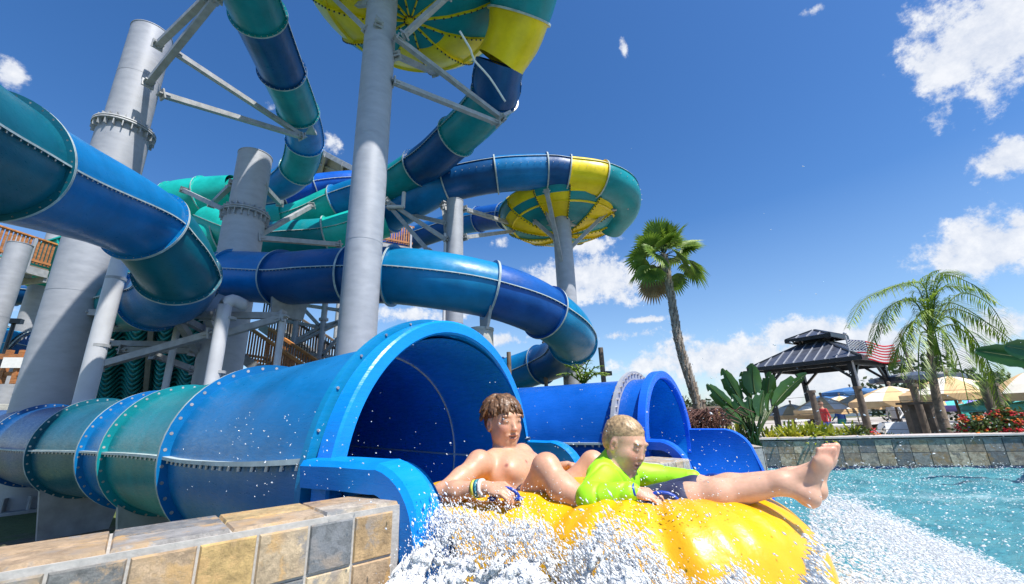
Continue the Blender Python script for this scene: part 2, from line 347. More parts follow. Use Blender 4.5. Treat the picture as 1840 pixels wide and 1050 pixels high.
# pale haze band towards the horizon
hz = nt.nodes.new('ShaderNodeMapRange'); hz.inputs[1].default_value = .42; hz.inputs[2].default_value = 0; hz.inputs[3].default_value = 0; hz.inputs[4].default_value = .42; ll.new(eln, hz.inputs[0])
hm = N(nt, 'ShaderNodeMixRGB'); ll.new(hz.outputs[0], hm.inputs[0]); ll.new(hs.outputs[0], hm.inputs[1]); hm.inputs[2].default_value = (3.4, 4.7, 6.4, 1)
mx = N(nt, 'ShaderNodeMixRGB'); ll.new(Mt('MULTIPLY', al.outputs[0], .93), mx.inputs[0]); ll.new(hm.outputs[0], mx.inputs[1]); ll.new(cc.outputs[0], mx.inputs[2])
ll.new(mx.outputs[0], bg.inputs[0])
SC.view_settings.view_transform = 'Standard'; SC.view_settings.look = 'None'; SC.view_settings.exposure = .46; SC.view_settings.gamma = 1
SC.render.resolution_x = 1024; SC.render.resolution_y = 584
# ------------------------------------------------------------------ water slides
def catmull(pts, step=.12):
    pts = [np.asarray(p, float) for p in pts]; e = [2*pts[0]-pts[1]]+pts+[2*pts[-1]-pts[-2]]; out = []; marks = [0]
    for i in range(1, len(e)-2):
        p0, p1, p2, p3 = e[i-1:i+3]; n = max(2, int(np.linalg.norm(p2-p1)/step))
        for k in range(n):
            t = k/n; out.append(.5*((2*p1)+(-p0+p2)*t+(2*p0-5*p1+4*p2-p3)*t*t+(-p0+3*p1-3*p2+p3)*t**3))
        marks.append(len(out))
    out.append(e[-2]); return out, marks
def seamrib(mb, pts, r, side, w=.045, th=.022, mi=0, me=1, ang=0):
    k = len(pts); vs = []
    for i, p in enumerate(pts):
        x, u, d = frame(pts[min(k-1, i+1)]-pts[max(0, i-1)])
        ag = side*ang(i) if callable(ang) else ang
        x, u = x*math.cos(ag)+u*math.sin(ag), u*math.cos(ag)-x*math.sin(ag)
        for a, b in ((r-.01, -th/2), (r+w, -th/2), (r+w, th/2), (r-.01, th/2)): vs.append(p+side*x*a+u*b)
    o = len(mb.v); mb.v += [tuple(map(float, v)) for v in vs]
    for i in range(k-1):
        for j, m_ in ((0, mi), (1, me), (2, me)):
            q = (j, j+1, j+5, j+4); mb.f.append(tuple(o+i*4+a for a in q)); mb.m.append(m_); mb.sm.append(False)
def tube(root, pts, secs, r=.69, bolts=24, n=40, inner=False, seams=True, rad=None, fl=None, bsize=.016, seamang=0, step=.12):
    """pts: control points; secs: [(index of control point where the section starts, colour)]"""
    C, mk = catmull(pts, step); fr = fl or r+.07
    secs = secs+[(len(pts)-1, None)]
    for a in range(len(secs)-1):
        i0, col = secs[a]; i1 = secs[a+1][0]; seg = C[mk[i0]:mk[i1]+1]
        rr = [rad(q/len(C)) for q in range(mk[i0], mk[i0]+len(seg))] if rad else r
        mb = MB(); mb.sweep(seg, rr, n, 0, caps=False)
        if inner: mb.sweep(seg[::-1], r-.014, n, 2, caps=False)
        if seams and not rad:
            for sd in (-1, 1):
                af = (lambda i, g0=mk[i0]: seamang(g0+i)) if callable(seamang) else None; seamrib(mb, seg, r, sd, ang=af or seamang*sd)
                for q in range(1, len(seg)-1, 1 if bolts > 30 else 2):
                    x, u, d = frame(seg[q+1]-seg[q-1])
                    if af: ag = sd*af(q); x, u = x*math.cos(ag)+u*math.sin(ag), u*math.cos(ag)-x*math.sin(ag)
                    if bolts: mb.cyl(seg[q]+sd*x*(r+.026)-u*.034, seg[q]+sd*x*(r+.026)-u*.008, bsize*.8, n=6, mi=3, caps=True)
        o = mb.build('tube_section', [col, 'edge', 'inner', 'bolt'], root)
        if a > 0 or fl:
            p = seg[0]; nx = seg[1]; pv = C[max(0, mk[i0]-1)]; ax = frame(nx-pv); rr0 = rr[0]+.07 if rad else fr
            f = MB(); f.ring(p-ax[2]*.013, ax, rr0-.09, rr0, .024, 56, 0, 1); f.ring(p+ax[2]*.013, ax, rr0-.09, rr0, .024, 56, 2, 1)
            for i in range(bolts):
                q = 2*math.pi*(i+.5)/bolts; c = p+(ax[0]*math.cos(q)+ax[1]*math.sin(q))*(rr0-.032)
                f.cyl(c-ax[2]*(.014+bsize), c+ax[2]*(.014+bsize), bsize, bsize, n=8, mi=3)
            f.build('flange', [secs[a-1][1] if a else col, 'edge', col, 'bolt'], o)
    return C
# --- slide A: the exit the riders leave
def Z(v): return [np.asarray(p, float) for p in v]
A = thing('water_slide', 'large blue and teal tube slide whose open round mouth the two riders have just left', 'water slide', tuple(L(0, 0, 0)))
ptsA = [(-.357, 2.293, .76), (-.9, 2.72, .765), (-1.55, 3.32, .78), (-2.283, 3.965, .80), (-3.2, 4.68, .80), (-4.101, 5.364, .79), (-4.96, 5.956, .79), (-5.85, 6.47, .79), (-6.741, 6.976, .79), (-7.9, 7.65, .8), (-9.2, 8.45, .83), (-11.5, 9.9, .9), (-14.5, 11.5, 1.0)]
tube(A, ptsA, [(0, 'blue'), (3, 'teal'), (5, 'blue'), (6, 'deep'), (8, 'navy'), (10, 'navy')], bolts=38, inner=True, n=64, bsize=.013, step=.13, seamang=lambda i: .15*max(0, 1-i/16)**1.3)
axm = frame(np.array([-.77, .64, 0.])*-1); d0 = unit((.866, -.5, 0)); axm = (np.array([.5, .866, 0]), np.array([0, 0, 1.]), d0)
cM = np.array(ptsA[0])
mb = MB()
def band(mb, prof, n=72, a0=R(-16), a1=R(196), mi=0):      # swept lip: prof of (radius, forward)
    vs = []; k = len(prof)
    for i in range(n+1):
        q = a0+(a1-a0)*i/n
        for r_, f_ in prof: vs.append(cM+axm[0]*math.cos(q)*r_+axm[1]*math.sin(q)*r_+d0*f_)
    mb.add(vs, [(i*k+j, (i+1)*k+j, (i+1)*k+(j+1) % k, i*k+(j+1) % k) for i in range(n) for j in range(k)], mi, False)
band(mb, [(.690, .01), (.690, .055), (.70, .068), (.752, .068), (.762, .06), (.762, -.02), (.75, -.02), (.75, .01)])
mr = mb.build('mouth_rim', ['azure'], A)
mb = MB(); band(mb, [(.69, -.05), (.785, -.05), (.785, -.085), (.69, -.085)]);
for i in range(16):
    q = R(-10)+i*R(200)/15; c = cM+(axm[0]*math.cos(q)+axm[1]*math.sin(q))*.77; mb.cyl(c-d0*.092, c-d0*.044, .006, n=8, mi=1)
mb.build('rim_flange', ['sky', 'bolt'], A)
def flume(sd, root, h0=-.02, col='blue', col2='azure', zt=.875, O=L, r=.69, endz=.05, sc=1.0, hx=.30, lip=.10):
    # side wall: flat top then rolling down into the pool, with an outward lip and a short outer skirt
    path = [(h0, zt), (hx*.5, zt), (hx, zt-.004)]
    for i in range(1, 9): q = i/8*math.pi/2*.86; path.append((hx+.21*math.sin(q)*sc, zt-.21*(1-math.cos(q))*sc))
    hl, zl = path[-1]; path += [(hl+.05, zl-.17), (hl+.085, zl-.34), (hl+.11, max(endz, zl-.56)), (hl+.12, endz-.25)]
    sec = [(0, 0), (lip*.25, .012), (lip, .006), (lip+.012, -.012), (lip+.004, -.085), (lip-.012, -.085), (lip-.01, -.02), (0, -.012)]
    k = len(sec); vs = []
    for i, (h, z) in enumerate(path):
        a = np.array(path[max(0, i-1)]); b = np.array(path[min(len(path)-1, i+1)]); t = (b-a)/np.linalg.norm(b-a); nn = np.array([-t[1], t[0]])
        for so_, up in sec: vs.append(O(h+nn[0]*up, sd*(r+so_), z+nn[1]*up))
    mb = MB(); mb.add(vs, [(i*k+j, (i+1)*k+j, (i+1)*k+(j+1) % k, i*k+(j+1) % k) for i in range(len(path)-1) for j in range(k)], 0, False)
    mb.build('flume_lip', [col2], root)
    mb = MB(); vs = []
    for h, z in path[:-1]:
        for rr in (r, r-.012):
            for q in range(9):
                w = q/8; zz = z+(.12-z)*w if z > .12 else z; ss = rr*math.sqrt(max(.0, 1-((min(zz, .76)-.76)/.69)**2)) if zz < .76 else rr
                vs.append(O(h, sd*(ss if zz < .76 else rr), zz))
    m_ = 18; mb.add(vs, [(i*m_+j, (i+1)*m_+j, (i+1)*m_+j+1, i*m_+j+1) for i in range(len(path)-2) for j in list(range(8))+list(range(9, 17))], 0, True)
    mb.build('flume_wall', [col], root)
js = MB(); c, mk = catmull(ptsA, .13); js.ring(c[5], frame(c[6]-c[4]), .666, .677, .007, 64, 0); js.build('joint_seal', ['edge'], A)
for sd in (-1, 1):
    js = MB()
    for i in range(2, 26):
        x, u, d = frame(c[i+1]-c[i-1]); x2, u2, d2 = frame(c[i+2]-c[i]); js.beam(c[i]+x*sd*.672, c[i+1]+x2*sd*.672, .006, .012)
    js.build('inner_seam', ['edge'], A)
flume(-1, A, hx=.33, lip=.115); flume(1, A, zt=.85, hx=.22)
mb = MB(); vs = []
for i in range(12):
    for j in range(17): q = -math.pi/2+(j-8)/8*.9; vs.append(L(-.02+i*.09, .69*math.cos(q), .76+.69*math.sin(q)-.003))
mb.add(vs, [(i*17+j, i*17+j+1, (i+1)*17+j+1, (i+1)*17+j) for i in range(11) for j in range(16)], 0, True); mb.build('flume_floor', ['blue'], A)
# steel saddle + pier under slide A
def saddle(root, c, d, r, w=1.3, h=.6, col='galvd', top=None):
    x, u, d = frame(d); mb = MB(); vs = []; n = 12
    for k in (-.035, .035):
        for i in range(n+1):
            q = -math.pi/2+(i-n/2)/(n/2)*.75; vs.append(c+x*math.cos(q)*r+u*math.sin(q)*r+d*k)
        for i in range(n+1): t = (i-n/2)/(n/2); vs.append(c+x*t*w*.28-u*(r+h)+d*k)
    m_ = 2*(n+1)
    for i in range(n):
        mb.add([], [])
        mb.f += [(i, i+1, n+2+i, n+1+i), (m_+i+1, m_+i, m_+n+1+i, m_+n+2+i), (i, m_+i, m_+i+1, i+1), (n+1+i, n+2+i, m_+n+2+i, m_+n+1+i)]; mb.m += [0]*4; mb.sm += [False]*4
    mb.f += [(0, n+1, m_+n+1, m_), (n, m_+n, m_+2*n+1, 2*n+1)]; mb.m += [0]*2; mb.sm += [False]*2
    mb.v += [tuple(map(float, p)) for p in vs]
    return mb.build('saddle_plate', [col], root)
for i in (5, 8): saddle(A, np.array(ptsA[i])+np.array([0, 0, 0]), np.array(ptsA[i])-np.array(ptsA[i+1]), .74, 1.4, .5)
# --- slide B: big tube entering top left
B = thing('water_slide', 'royal blue tube slide crossing the upper left corner and curling down to a teal bend', 'water slide', (-6.6, 8.5, 3.5))
ptsB = [(-3.2, .2, 2.9), (-4.35, 1.5, 3.3), (-5.3, 2.9, 3.75), (-5.75, 3.85, 3.98), (-6.3, 5.05, 4.35), (-6.65, 6.1, 4.62), (-6.75, 6.9, 4.66), (-6.78, 7.5, 4.42), (-7.0, 8.15, 4.15), (-7.6, 8.85, 3.98), (-8.5, 9.4, 4.0), (-9.6, 10.0, 4.1), (-10.8, 10.9, 4.3)]
tube(B, ptsB, [(0, 'blue'), (1, 'deep'), (3, 'blue'), (6, 'deep'), (8, 'blue'), (10, 'teal')], bolts=36, n=56, bsize=.011)
# --- slide C: middle S
Cc = thing('water_slide', 'blue tube slide running across the middle above the mouth then curling back down behind it', 'water slide', (0, 10, 0))
ptsC = [(-14, 13, 5.9), (-11.3, 12.1, 5.5), (-9.0, 11.3, 5.25), (-7.7, 10.8, 5.05), (-6.05, 10.3, 4.75), (-4.9, 9.85, 4.6), (-3.9, 9.6, 4.5), (-2.85, 9.42, 4.4), (-1.6, 9.4, 4.2), (-.55, 9.75, 4.05), (.2, 10.1, 3.87), (.85, 10.7, 3.68), (1.45, 11.5, 3.42), (1.8, 12.6, 3.2), (1.7, 14.2, 3.05), (1.0, 15.6, 2.9), (-.3, 16.4, 2.6), (-2, 16.6, 2.2), (-4, 16.3, 1.8)]
tube(Cc, ptsC, [(0, 'teal'), (2, 'navy'), (3, 'blue'), (4, 'navy'), (6, 'navy'), (7, 'sky'), (9, 'purple'), (11, 'sky'), (13, 'navy'), (15, 'blue'), (16, 'royal')], bolts=36, n=48, bsize=.010)
saddle(Cc, np.array(ptsC[4])+np.array([.3, 0, 0]), (1, -.6, -.1), .72, 1.5, .35); saddle(Cc, np.array(ptsC[9])+np.array([-.05, 0, 0]), (1, .35, -.1), .72, 1.0, .32)
# --- slide D: second exit at the right
D = thing('water_slide', 'royal blue tube slide with its own open mouth at the pool right of the riders', 'water slide', (1.7, 5, 0))
DH = unit((.79, -.61, 0)); DS = np.array([-DH[1], DH[0], 0.]); DC = np.array([1.69, 4.98, 0])
def LD(h, s, z): return DC+DH*h+DS*s+np.array([0, 0, z-.05])
ptsD = [(1.69, 4.98, .71), (1.26, 5.30, .71), (.0, 6.05, .72), (-2, 7.2, .75), (-4.5, 8.8, .8), (-8, 11.2, .9), (-11, 13, 1.0)]
tube(D, ptsD, [(0, 'royal'), (4, 'blue'), (5, 'royal')], bolts=36, inner=True, n=56)
cM = np.array(ptsD[0]); axm = (DS, np.array([0, 0, 1.]), DH); d0 = DH
mb = MB(); band(mb, [(.676, .01), (.676, .055), (.688, .068), (.755, .068), (.765, .06), (.765, -.02), (.75, -.02), (.75, .01)]); mb.build('mouth_rim', [fiberglass('gelcoat_bright_royal', (.01, .12, .72), .2, .25)], D)
mb = MB(); cM = cM-DH*.27; band(mb, [(.69, .0), (.79, .0), (.79, -.04), (.69, -.04)])
for i in range(30):
    q = R(-14)+i*R(208)/29; c = cM+(axm[0]*math.cos(q)+axm[1]*math.sin(q))*.755; mb.cyl(c-d0*.065, c+d0*.022, .014, n=6, mi=1)
mb.build('rim_flange', ['galv', 'bolt'], D)
MT['brroyal'] = bpy.data.materials['gelcoat_bright_royal']
flume(-1, D, O=LD, col='royal', col2='brroyal', hx=.16, sc=1.3, lip=.09, zt=.80); flume(1, D, O=LD, col='royal', col2='brroyal', hx=.42, sc=1.5, zt=.84)
mb = MB(); vs = []
for i in range(12):
    for j in range(17): q = -math.pi/2+(j-8)/8*.9; vs.append(LD(-.02+i*.045, .69*math.cos(q), .76+.69*math.sin(q)-.003-.02*i))
mb.add(vs, [(i*17+j, i*17+j+1, (i+1)*17+j+1, (i+1)*17+j) for i in range(11) for j in range(16)], 0, True); mb.build('flume_floor', ['royal'], D)
# --- slide E: steep overhead tube, upper left
def wide(root, pts, col, w0, w1, h=.75, n=10):              # open-topped transition trough with side windows
    C, mk = catmull(pts, .3); k = len(C); vs = []; m_ = 2*n+1
    for i, p in enumerate(C):
        x, u, d = frame(C[min(k-1, i+1)]-C[max(0, i-1)]); w = w0+(w1-w0)*i/k
        for j in range(m_): q = math.pi+math.pi*j/(m_-1); vs.append(p+x*math.cos(q)*w+u*(math.sin(q)*h+.25))
    mb = MB(); mb.add(vs, [(i*m_+j, i*m_+j+1, (i+1)*m_+j+1, (i+1)*m_+j) for i in range(k-1) for j in range(m_-1)], 0, True)
    for i in range(0, k, 5):                                   # cross ribs
        x, u, d = frame(C[min(k-1, i+1)]-C[max(0, i-1)]); w = w0+(w1-w0)*i/k
        rp = [C[i]+x*math.cos(math.pi+math.pi*j/16)*(w+.03)+u*(math.sin(math.pi+math.pi*j/16)*(h+.03)+.25) for j in range(17)]
        for a, b in zip(rp, rp[1:]): mb.beam(a, b, .07, .07, 0)
    for sd in (-1, 1):
        rp = []
        for i, p in enumerate(C):
            x, u, d = frame(C[min(k-1, i+1)]-C[max(0, i-1)]); w = w0+(w1-w0)*i/k; rp.append(p+sd*x*(w+.03)+u*.27)
        for a, b in zip(rp, rp[1:]): mb.beam(a, b, .12, .07, 0)
    return mb.build('trough', [col], root), C
E_ = thing('water_slide', 'teal and blue tube slide dropping steeply overhead at upper left into a green trough', 'water slide', (-9, 15, 10))
ptsE = [(-5.6, 4.2, 11.3), (-6.1, 6.2, 11.6), (-6.75, 8.63, 11.95), (-7.3, 10.8, 12.2), (-7.85, 12.9, 12.42), (-8.5, 14.75, 12.45), (-9.6, 16.3, 12.1), (-10.9, 17.0, 11.8), (-12.4, 17.1, 11.6), (-13.4, 17.0, 11.4)]
tube(E_, ptsE, [(0, 'teal'), (2, 'navy'), (3, 'teal'), (4, 'blue'), (5, 'teal'), (6, 'blue'), (8, 'mint')], bolts=30, n=48, bsize=.014)
tube(E_, [(-12.6, 16.9, 11.5), (-13.9, 17.0, 11.25), (-15.3, 17.2, 10.95), (-16.8, 17.5, 10.5), (-18.5, 17.8, 10.1)], [(0, 'mint'), (1, 'mint'), (2, 'mint'), (3, 'mint')], r=1.0, bolts=24, n=40, rad=lambda t: .78+.42*min(1, t*2.5))
wide(E_, [(-15, 17.4, 10.2), (-17, 17.8, 9.7), (-19.5, 18.2, 9.0), (-22, 18.7, 8.3)], 'mint', 1.2, 2.0, 1.3)
# --- slide F with the big bowl
Fs = thing('water_slide', 'teal and blue tube slide falling from the big yellow bowl at top centre', 'water slide', (-3, 9, 10))
ptsF = [(-.1, 9.45, 10.75), (-.22, 9.75, 10.5), (-.3, 10.15, 10.3), (-.9, 11.1, 10.35), (-1.72, 12.05, 10.35), (-2.6, 12.9, 10.2), (-3.4, 13.6, 10.2), (-4.7, 14.3, 9.95), (-6.9, 14.9, 9.6), (-8.3, 15.1, 9.1), (-9.6, 15.2, 8.8)]
tube(Fs, ptsF, [(0, 'navy'), (2, 'teal'), (4, 'navy'), (6, 'teal'), (7, 'blue'), (8, 'mint')], bolts=36, n=48, bsize=.014)
tube(Fs, [(-8.9, 15.15, 8.95), (-9.9, 15.2, 8.65), (-11.2, 15.3, 8.25), (-12.6, 15.4, 7.8), (-14.0, 15.5, 7.4)], [(0, 'mint'), (1, 'mint'), (2, 'mint'), (3, 'teal')], r=1.0, bolts=24, n=40, rad=lambda t: .78+.40*min(1, t*2.2))
wide(Fs, [(-8.0, 15.6, 7.7), (-10, 15.7, 7.3), (-13, 15.8, 6.7), (-15.5, 15.8, 6.2)], 'mint', 1.0, 1.7, 1.1)
def bowl(root, c, Rr, dep, pal, npan=12, flip=0, tilt=None):
    c = np.asarray(c, float); prof = [(.01, -dep-.02), (Rr*.35, -dep*.93), (Rr*.6, -dep*.72), (Rr*.8, -dep*.42), (Rr*.93, -dep*.12), (Rr, .1), (Rr*1.0, .32), (Rr*1.03, .34), (Rr*1.03, .28)]
    nseg = npan*4; mb = MB()
    mb.lathe(c, prof, nseg, 0, colf=lambda a, i: pal(a, (i//4) % npan))
    for p in range(npan):
        q = 2*math.pi*p/npan; r_ = [(c[0]+r*math.cos(q), c[1]+r*math.sin(q), c[2]+z-.035) for r, z in prof[:7]]
        for a, b in zip(r_, r_[1:]): mb.beam(a, b, .03, .07, 0)
        for a, b in zip(r_, r_[1:]):
            for t in (.15, .4, .65, .9): w = np.array(a)*(1-t)+np.array(b)*t; mb.ball(w+np.array([0, 0, -.06]), .03, 5, 3, 3)
    ax = (np.array([1., 0, 0]), np.array([0, 1., 0]), np.array([0, 0, 1.]))
    mb.ring(c+np.array([0, 0, -dep*.42]), ax, Rr*.79, Rr*.82, .05, 64, 0)
    return mb.build('bowl', ['yellow', 'teal', 'teal', 'dark'], root)
bowl(Fs, (-2.55, 8.75, 12.7), 2.95, 1.0, lambda a, p: (1 if a < 1 or p in (10, 11, 0, 4, 7, 9) or (a >= 4 and p in (1, 6)) else 0))
tube(Fs, [(-2.6, 6.2, 13.1), (-1.2, 6.25, 13.1), (.1, 6.9, 12.8), (.62, 7.9, 12.25), (.60, 8.35, 11.95), (.47, 8.72, 11.62), (.3, 9.05, 11.25), (-.1, 9.45, 10.75)], [(0, 'teal'), (5, 'yellow')], r=.9, bolts=0, seams=False, rad=lambda t: 1.15-.46*min(1, max(0, (t-.45)/.5)), n=48)
hs_ = MB(); hs_.sweep(catmull([P(826, 56, 7.9), P(846, 90, 8.2), P(852, 108, 8.4), P(880, 140, 8.9), P(908, 183, 9.35)], .1)[0], .028, 8); hs_.build('drain_hose', ['white'], Fs)
# --- slide G with the far bowl
Gs = thing('water_slide', 'blue tube slide with a yellow band feeding the far bowl at right centre', 'water slide', (2, 14, 8))
ptsG = [(-8.5, 16.5, 8.3), (-6.5, 15.9, 8.8), (-4.9, 15.2, 9.1), (-3.4, 14.5, 9.5), (-2.4, 14.2, 9.8), (-.45, 14.0, 10.05), (1.5, 14.1, 10.15), (2.35, 14.15, 10.05), (3.6, 14.25, 9.85), (4.55, 14.9, 9.7), (4.9, 16.0, 9.5), (4.6, 17.2, 9.3)]
tube(Gs, ptsG, [(0, 'royal'), (2, 'blue'), (4, 'navy'), (5, 'blue'), (6, 'navy'), (7, 'yellow'), (8, 'teal')], bolts=30, n=44, bsize=.014, seamang=.45)
rr_ = catmull([np.array(p)+np.array([0, .1, .72+(.12 if 4 < i < 9 else 0)]) for i, p in enumerate(ptsG[3:11], 3)], .3)[0]
mb = MB(); mb.sweep(rr_, .045, 8); mb.build('top_rail', ['sky'], Gs)
bowl(Gs, (2.35, 16.6, 9.35), 2.75, .75, lambda a, p: (p+(a > 3)) % 2)
# --- slide K: return tube of the far bowl
K = thing('water_slide', 'blue and indigo tube slide passing behind the slim column toward the far bowl', 'water slide', (-3, 20, 11))
tube(K, [(1.0, 18.6, 10.7), (-.2, 20.0, 11.4), (-1.7, 21.3, 11.9), (-3.5, 22.2, 12.0), (-6, 23, 11.6), (-9, 24, 11)], [(0, 'navy'), (1, 'purple'), (2, 'blue'), (3, 'navy'), (4, 'royal')], bolts=24, n=36, bsize=.014)
Hh = thing('water_slide', 'dark blue horizontal tube slide seen far back below the tower roof', 'water slide', (-10, 20, 12))
tube(Hh, [P(660, 330, 20), P(620, 331, 19.5), P(565, 338, 19), P(510, 352, 18.5), P(470, 362, 18.3)], [(0, 'royal'), (2, 'royal'), (3, 'navy')], bolts=24, n=36)
Ls = thing('water_slide', 'green lower tube slide tucked under the middle trough behind the tall columns', 'water slide', (-7, 14, 8))
tube(Ls, [P(690, 395, 14.2), P(640, 410, 14), P(590, 425, 13.8), P(530, 430, 13.8), P(480, 432, 14), P(430, 420, 14.5), P(380, 400, 15)], [(0, 'mint'), (2, 'teal'), (4, 'mint')], bolts=24, n=36)
Ms = thing('water_slide', 'small far tube slide with a yellow end behind the left deck', 'water slide', (-20, 17, 5))
tube(Ms, [P(-40, 528, 20), P(8, 523, 20), P(30, 524, 20), P(62, 523, 20.5), P(110, 510, 21)], [(0, 'yellow'), (2, 'navy'), (3, 'blue')], bolts=0, n=28)
Ns = thing('water_slide', 'far low blue tube slide at the left edge by the timber fence', 'water slide', (-20, 17, 2))
tube(Ns, [P(-30, 600, 18), P(10, 618, 18), P(40, 622, 18), P(70, 640, 18.5)], [(0, 'yellow'), (1, 'sky'), (2, 'navy')], bolts=0, n=28)
# --- multi-lane racer underside
Rc = thing('mat_racer_slide', 'wide dark teal multi lane racer with wavy ribs, behind the left pipes', 'water slide', (-10, 13, 3))
c4 = [P(120, 470, 11.6), P(440, 500, 12.2), P(120, 745, 17), P(400, 735, 17)]; vs = []; nu, nv = 97, 20
def rc(u, v): p = (c4[0]*(1-u)+c4[1]*u)*(1-v)+(c4[2]*(1-u)+c4[3]*u)*v; return p+np.array([0, 0, .22*math.cos(u*math.pi*2*6)])
for j in range(nv):
    for i in range(nu): vs.append(rc(i/(nu-1), j/(nv-1)))
mb = MB(); mb.add(vs, [(j*nu+i, j*nu+i+1, (j+1)*nu+i+1, (j+1)*nu+i) for j in range(nv-1) for i in range(nu-1)], 0, True); mb.build('lane_shell', ['dteal'], Rc)
mb = MB()
for j in range(28):
    v = j/27; pts = [rc(i/60, v)+np.array([0, 0, -.05]) for i in range(61)]; mb.sweep(pts, .045, 6)
mb.build('wavy_rib', ['teal'], Rc)
mb = MB()
for u in (.1, .5, .9): mb.beam(rc(u, 0)-[0, 0, .4], rc(u, 1)-[0, 0, .4], .15, .22)
mb.build('support_beam', ['galvd'], Rc)
# ------------------------------------------------------------------ columns, braces, decks
GZ = -.5
def column(px, py, Y, r, ztop, label, collar=None, group='galvanized slide columns', n=40, lean=None, base=True):
    p = P(px, py, Y); x, y = p[0], p[1]
    t = thing('support_column', label, 'column', (x, y, GZ), group)
    mb = MB()
    zs = [GZ]
    if collar: zs.append(collar)
    zs.append(ztop)
    for a, b, rr in zip(zs, zs[1:], (r, r*.87)):
        k = max(2, int((b-a)/2.2))
        for q in range(k):
            z0 = a+(b-a)*q/k; z1 = a+(b-a)*(q+1)/k; mb.cyl((x, y, z0), (x, y, z1), rr, n=n, caps=False)
            if q: mb.cyl((x, y, z0-.012), (x, y, z0+.012), rr+.004, n=n, caps=False)
    mb.cyl((x, y, ztop-.02), (x, y, ztop), (r*.87 if collar else r)+.012, n=n)
    mb.build('shaft', ['galv'], t)
    if collar:
        f = MB(); ax = (np.array([1., 0, 0]), np.array([0, 1., 0]), np.array([0, 0, 1.]))
        for dz in (-.03, .03): f.ring(np.array([x, y, collar+dz]), ax, r*.85, r*1.2, .045, 48)
        for i in range(22):
            q = 2*math.pi*i/22; c = np.array([x+math.cos(q)*r*1.05, y+math.sin(q)*r*1.05, collar]); f.box(c+[0, 0, -.13], (r*.13, .012, .09), q); f.cyl(c+[0, 0, -.09], c+[0, 0, .09], .025, n=6)
            f.box(c+[-math.cos(q)*r*.06, -math.sin(q)*r*.06, .11], (r*.1, .012, .07), q)
        f.build('collar_flange', ['galvd'], t)
    if base:
        b = MB(); b.cyl((x, y, GZ), (x, y, GZ+.06), r*1.45, n=32)
        for i in range(12):
            q = 2*math.pi*i/12; b.cyl((x+math.cos(q)*r*1.25, y+math.sin(q)*r*1.25, GZ), (x+math.cos(q)*r*1.25, y+math.sin(q)*r*1.25, GZ+.2), .03, n=6); b.box((x+math.cos(q)*r*1.15, y+math.sin(q)*r*1.15, GZ+.18), (r*.16, .015, .13), q)
        b.build('base_plate', ['galvd'], t)
    return t, np.array([x, y, 0])
def brace(root, a, b, w=.13, pl=True):
    mb = MB(); a = np.asarray(a); b = np.asarray(b); mb.beam(a, b, w, w)
    x, u, d = frame(b-a)
    if pl:
        for e, s in ((a, 1), (b, -1)): mb.obox(e+d*s*.05, [x, u, d], (w*.75, w*.14, w*.9)); mb.obox(e+d*s*.02, [x, u, d], (w*.9, w*.9, .02)); mb.cyl(e+d*s*.12-u*w*.7, e+d*s*.12+u*w*.7, w*.13, n=6)
    return mb.build('brace', ['galvd'], root)
P1, c1 = column(642, 600, 8.0, .37, 12.3, 'thick grey steel column right behind the big blue mouth and carrying the top bowl')
for a, b, Ya, Yb in [((660, 56), (590, -12), 7.8, 8.6), ((667, 6), (600, 14), 7.9, 9.6), ((726, 64), (805, -8), 7.8, 7.6), ((711, 68), (905, 215), 7.8, 9.7), ((712, 100), (782, 132), 8, 9.9), ((706, 147), (896, 222), 8, 9.7), ((680, 45), (676, -30), 7.6, 8.3)]:
    brace(P1, P(*a, Ya), P(*b, Yb), .12)
sp1 = MB(); p = P(900, 212, 9.75); sp1.obox(p, [unit((.7, -.7, 0)), unit((.5, .5, .7)), unit(np.cross(unit((.7, -.7, 0)), unit((.5, .5, .7))))], (.28, .2, .04)); sp1.build('slide_bracket', ['galvd'], P1)
P2, c2 = column(95, 690, 9.6, .56, P(272, 62, 9.6)[2], 'very thick leaning-looking grey column at far left with a bolted collar', collar=P(220, 236, 9.6)[2])
for a, b, Ya, Yb in [((283, 82), (372, -4), 9.1, 7.6), ((265, 152), (390, -4), 9.1, 7.5), ((312, 93), (545, 246), 9.4, 13.2), ((290, 170), (541, 246), 9.4, 13.1)]: brace(P2, P(*a, Ya), P(*b, Yb), .15)
sp1 = MB(); p = P(543, 232, 13.25); sp1.obox(p, [unit((1, .2, 0)), unit((0, 1, -.2)), (0, 0, 1)], (.45, .2, .05)); sp1.build('slide_bracket', ['galvd'], P2)
P3, c3 = column(398, 640, 11.0, .53, P(442, 282, 11)[2], 'thick grey column with bolted collar between the upper left tube and the green troughs', collar=P(425, 388, 11)[2])
for a, b, Ya, Yb in [((419, 330), (380, 368), 11, 13.5), ((407, 379), (330, 342), 11, 14), ((472, 333), (503, 366), 11, 13.5), ((462, 428), (610, 440), 11, 13), ((455, 428), (560, 370), 11, 14)]: brace(P3, P(*a, Ya), P(*b, Yb), .14)
P4, c4_ = column(816, 590, 13.5, .30, P(822, 362, 13.5)[2], 'slim grey column in the middle rising behind the S shaped blue tube')
for a, b, Ya, Yb in [((797, 372), (806, 462), 13.9, 13.5), ((798, 366), (817, 448), 13.9, 13.4), ((834, 376), (951, 412), 13.5, 18.4), ((834, 427), (951, 412), 13.5, 18.4), ((694, 361), (803, 432), 13.6, 13.3), ((700, 371), (771, 453), 13.6, 13.2), ((745, 388), (806, 402), 14.6, 13.5)]: brace(P4, P(*a, Ya), P(*b, Yb), .14)
dp = MB(); q = P(800, 420, 13.3); dp.cyl((q[0], q[1], GZ), q, .05, n=10); dp.cyl(P(696, 372, 13.4), P(724, 372, 13.4), .07, n=10); dp.cyl(P(724, 374, 13.4), P(726, 346, 13.4), .07, n=10); dp.build('drain_pipe', ['pvc'], P4)
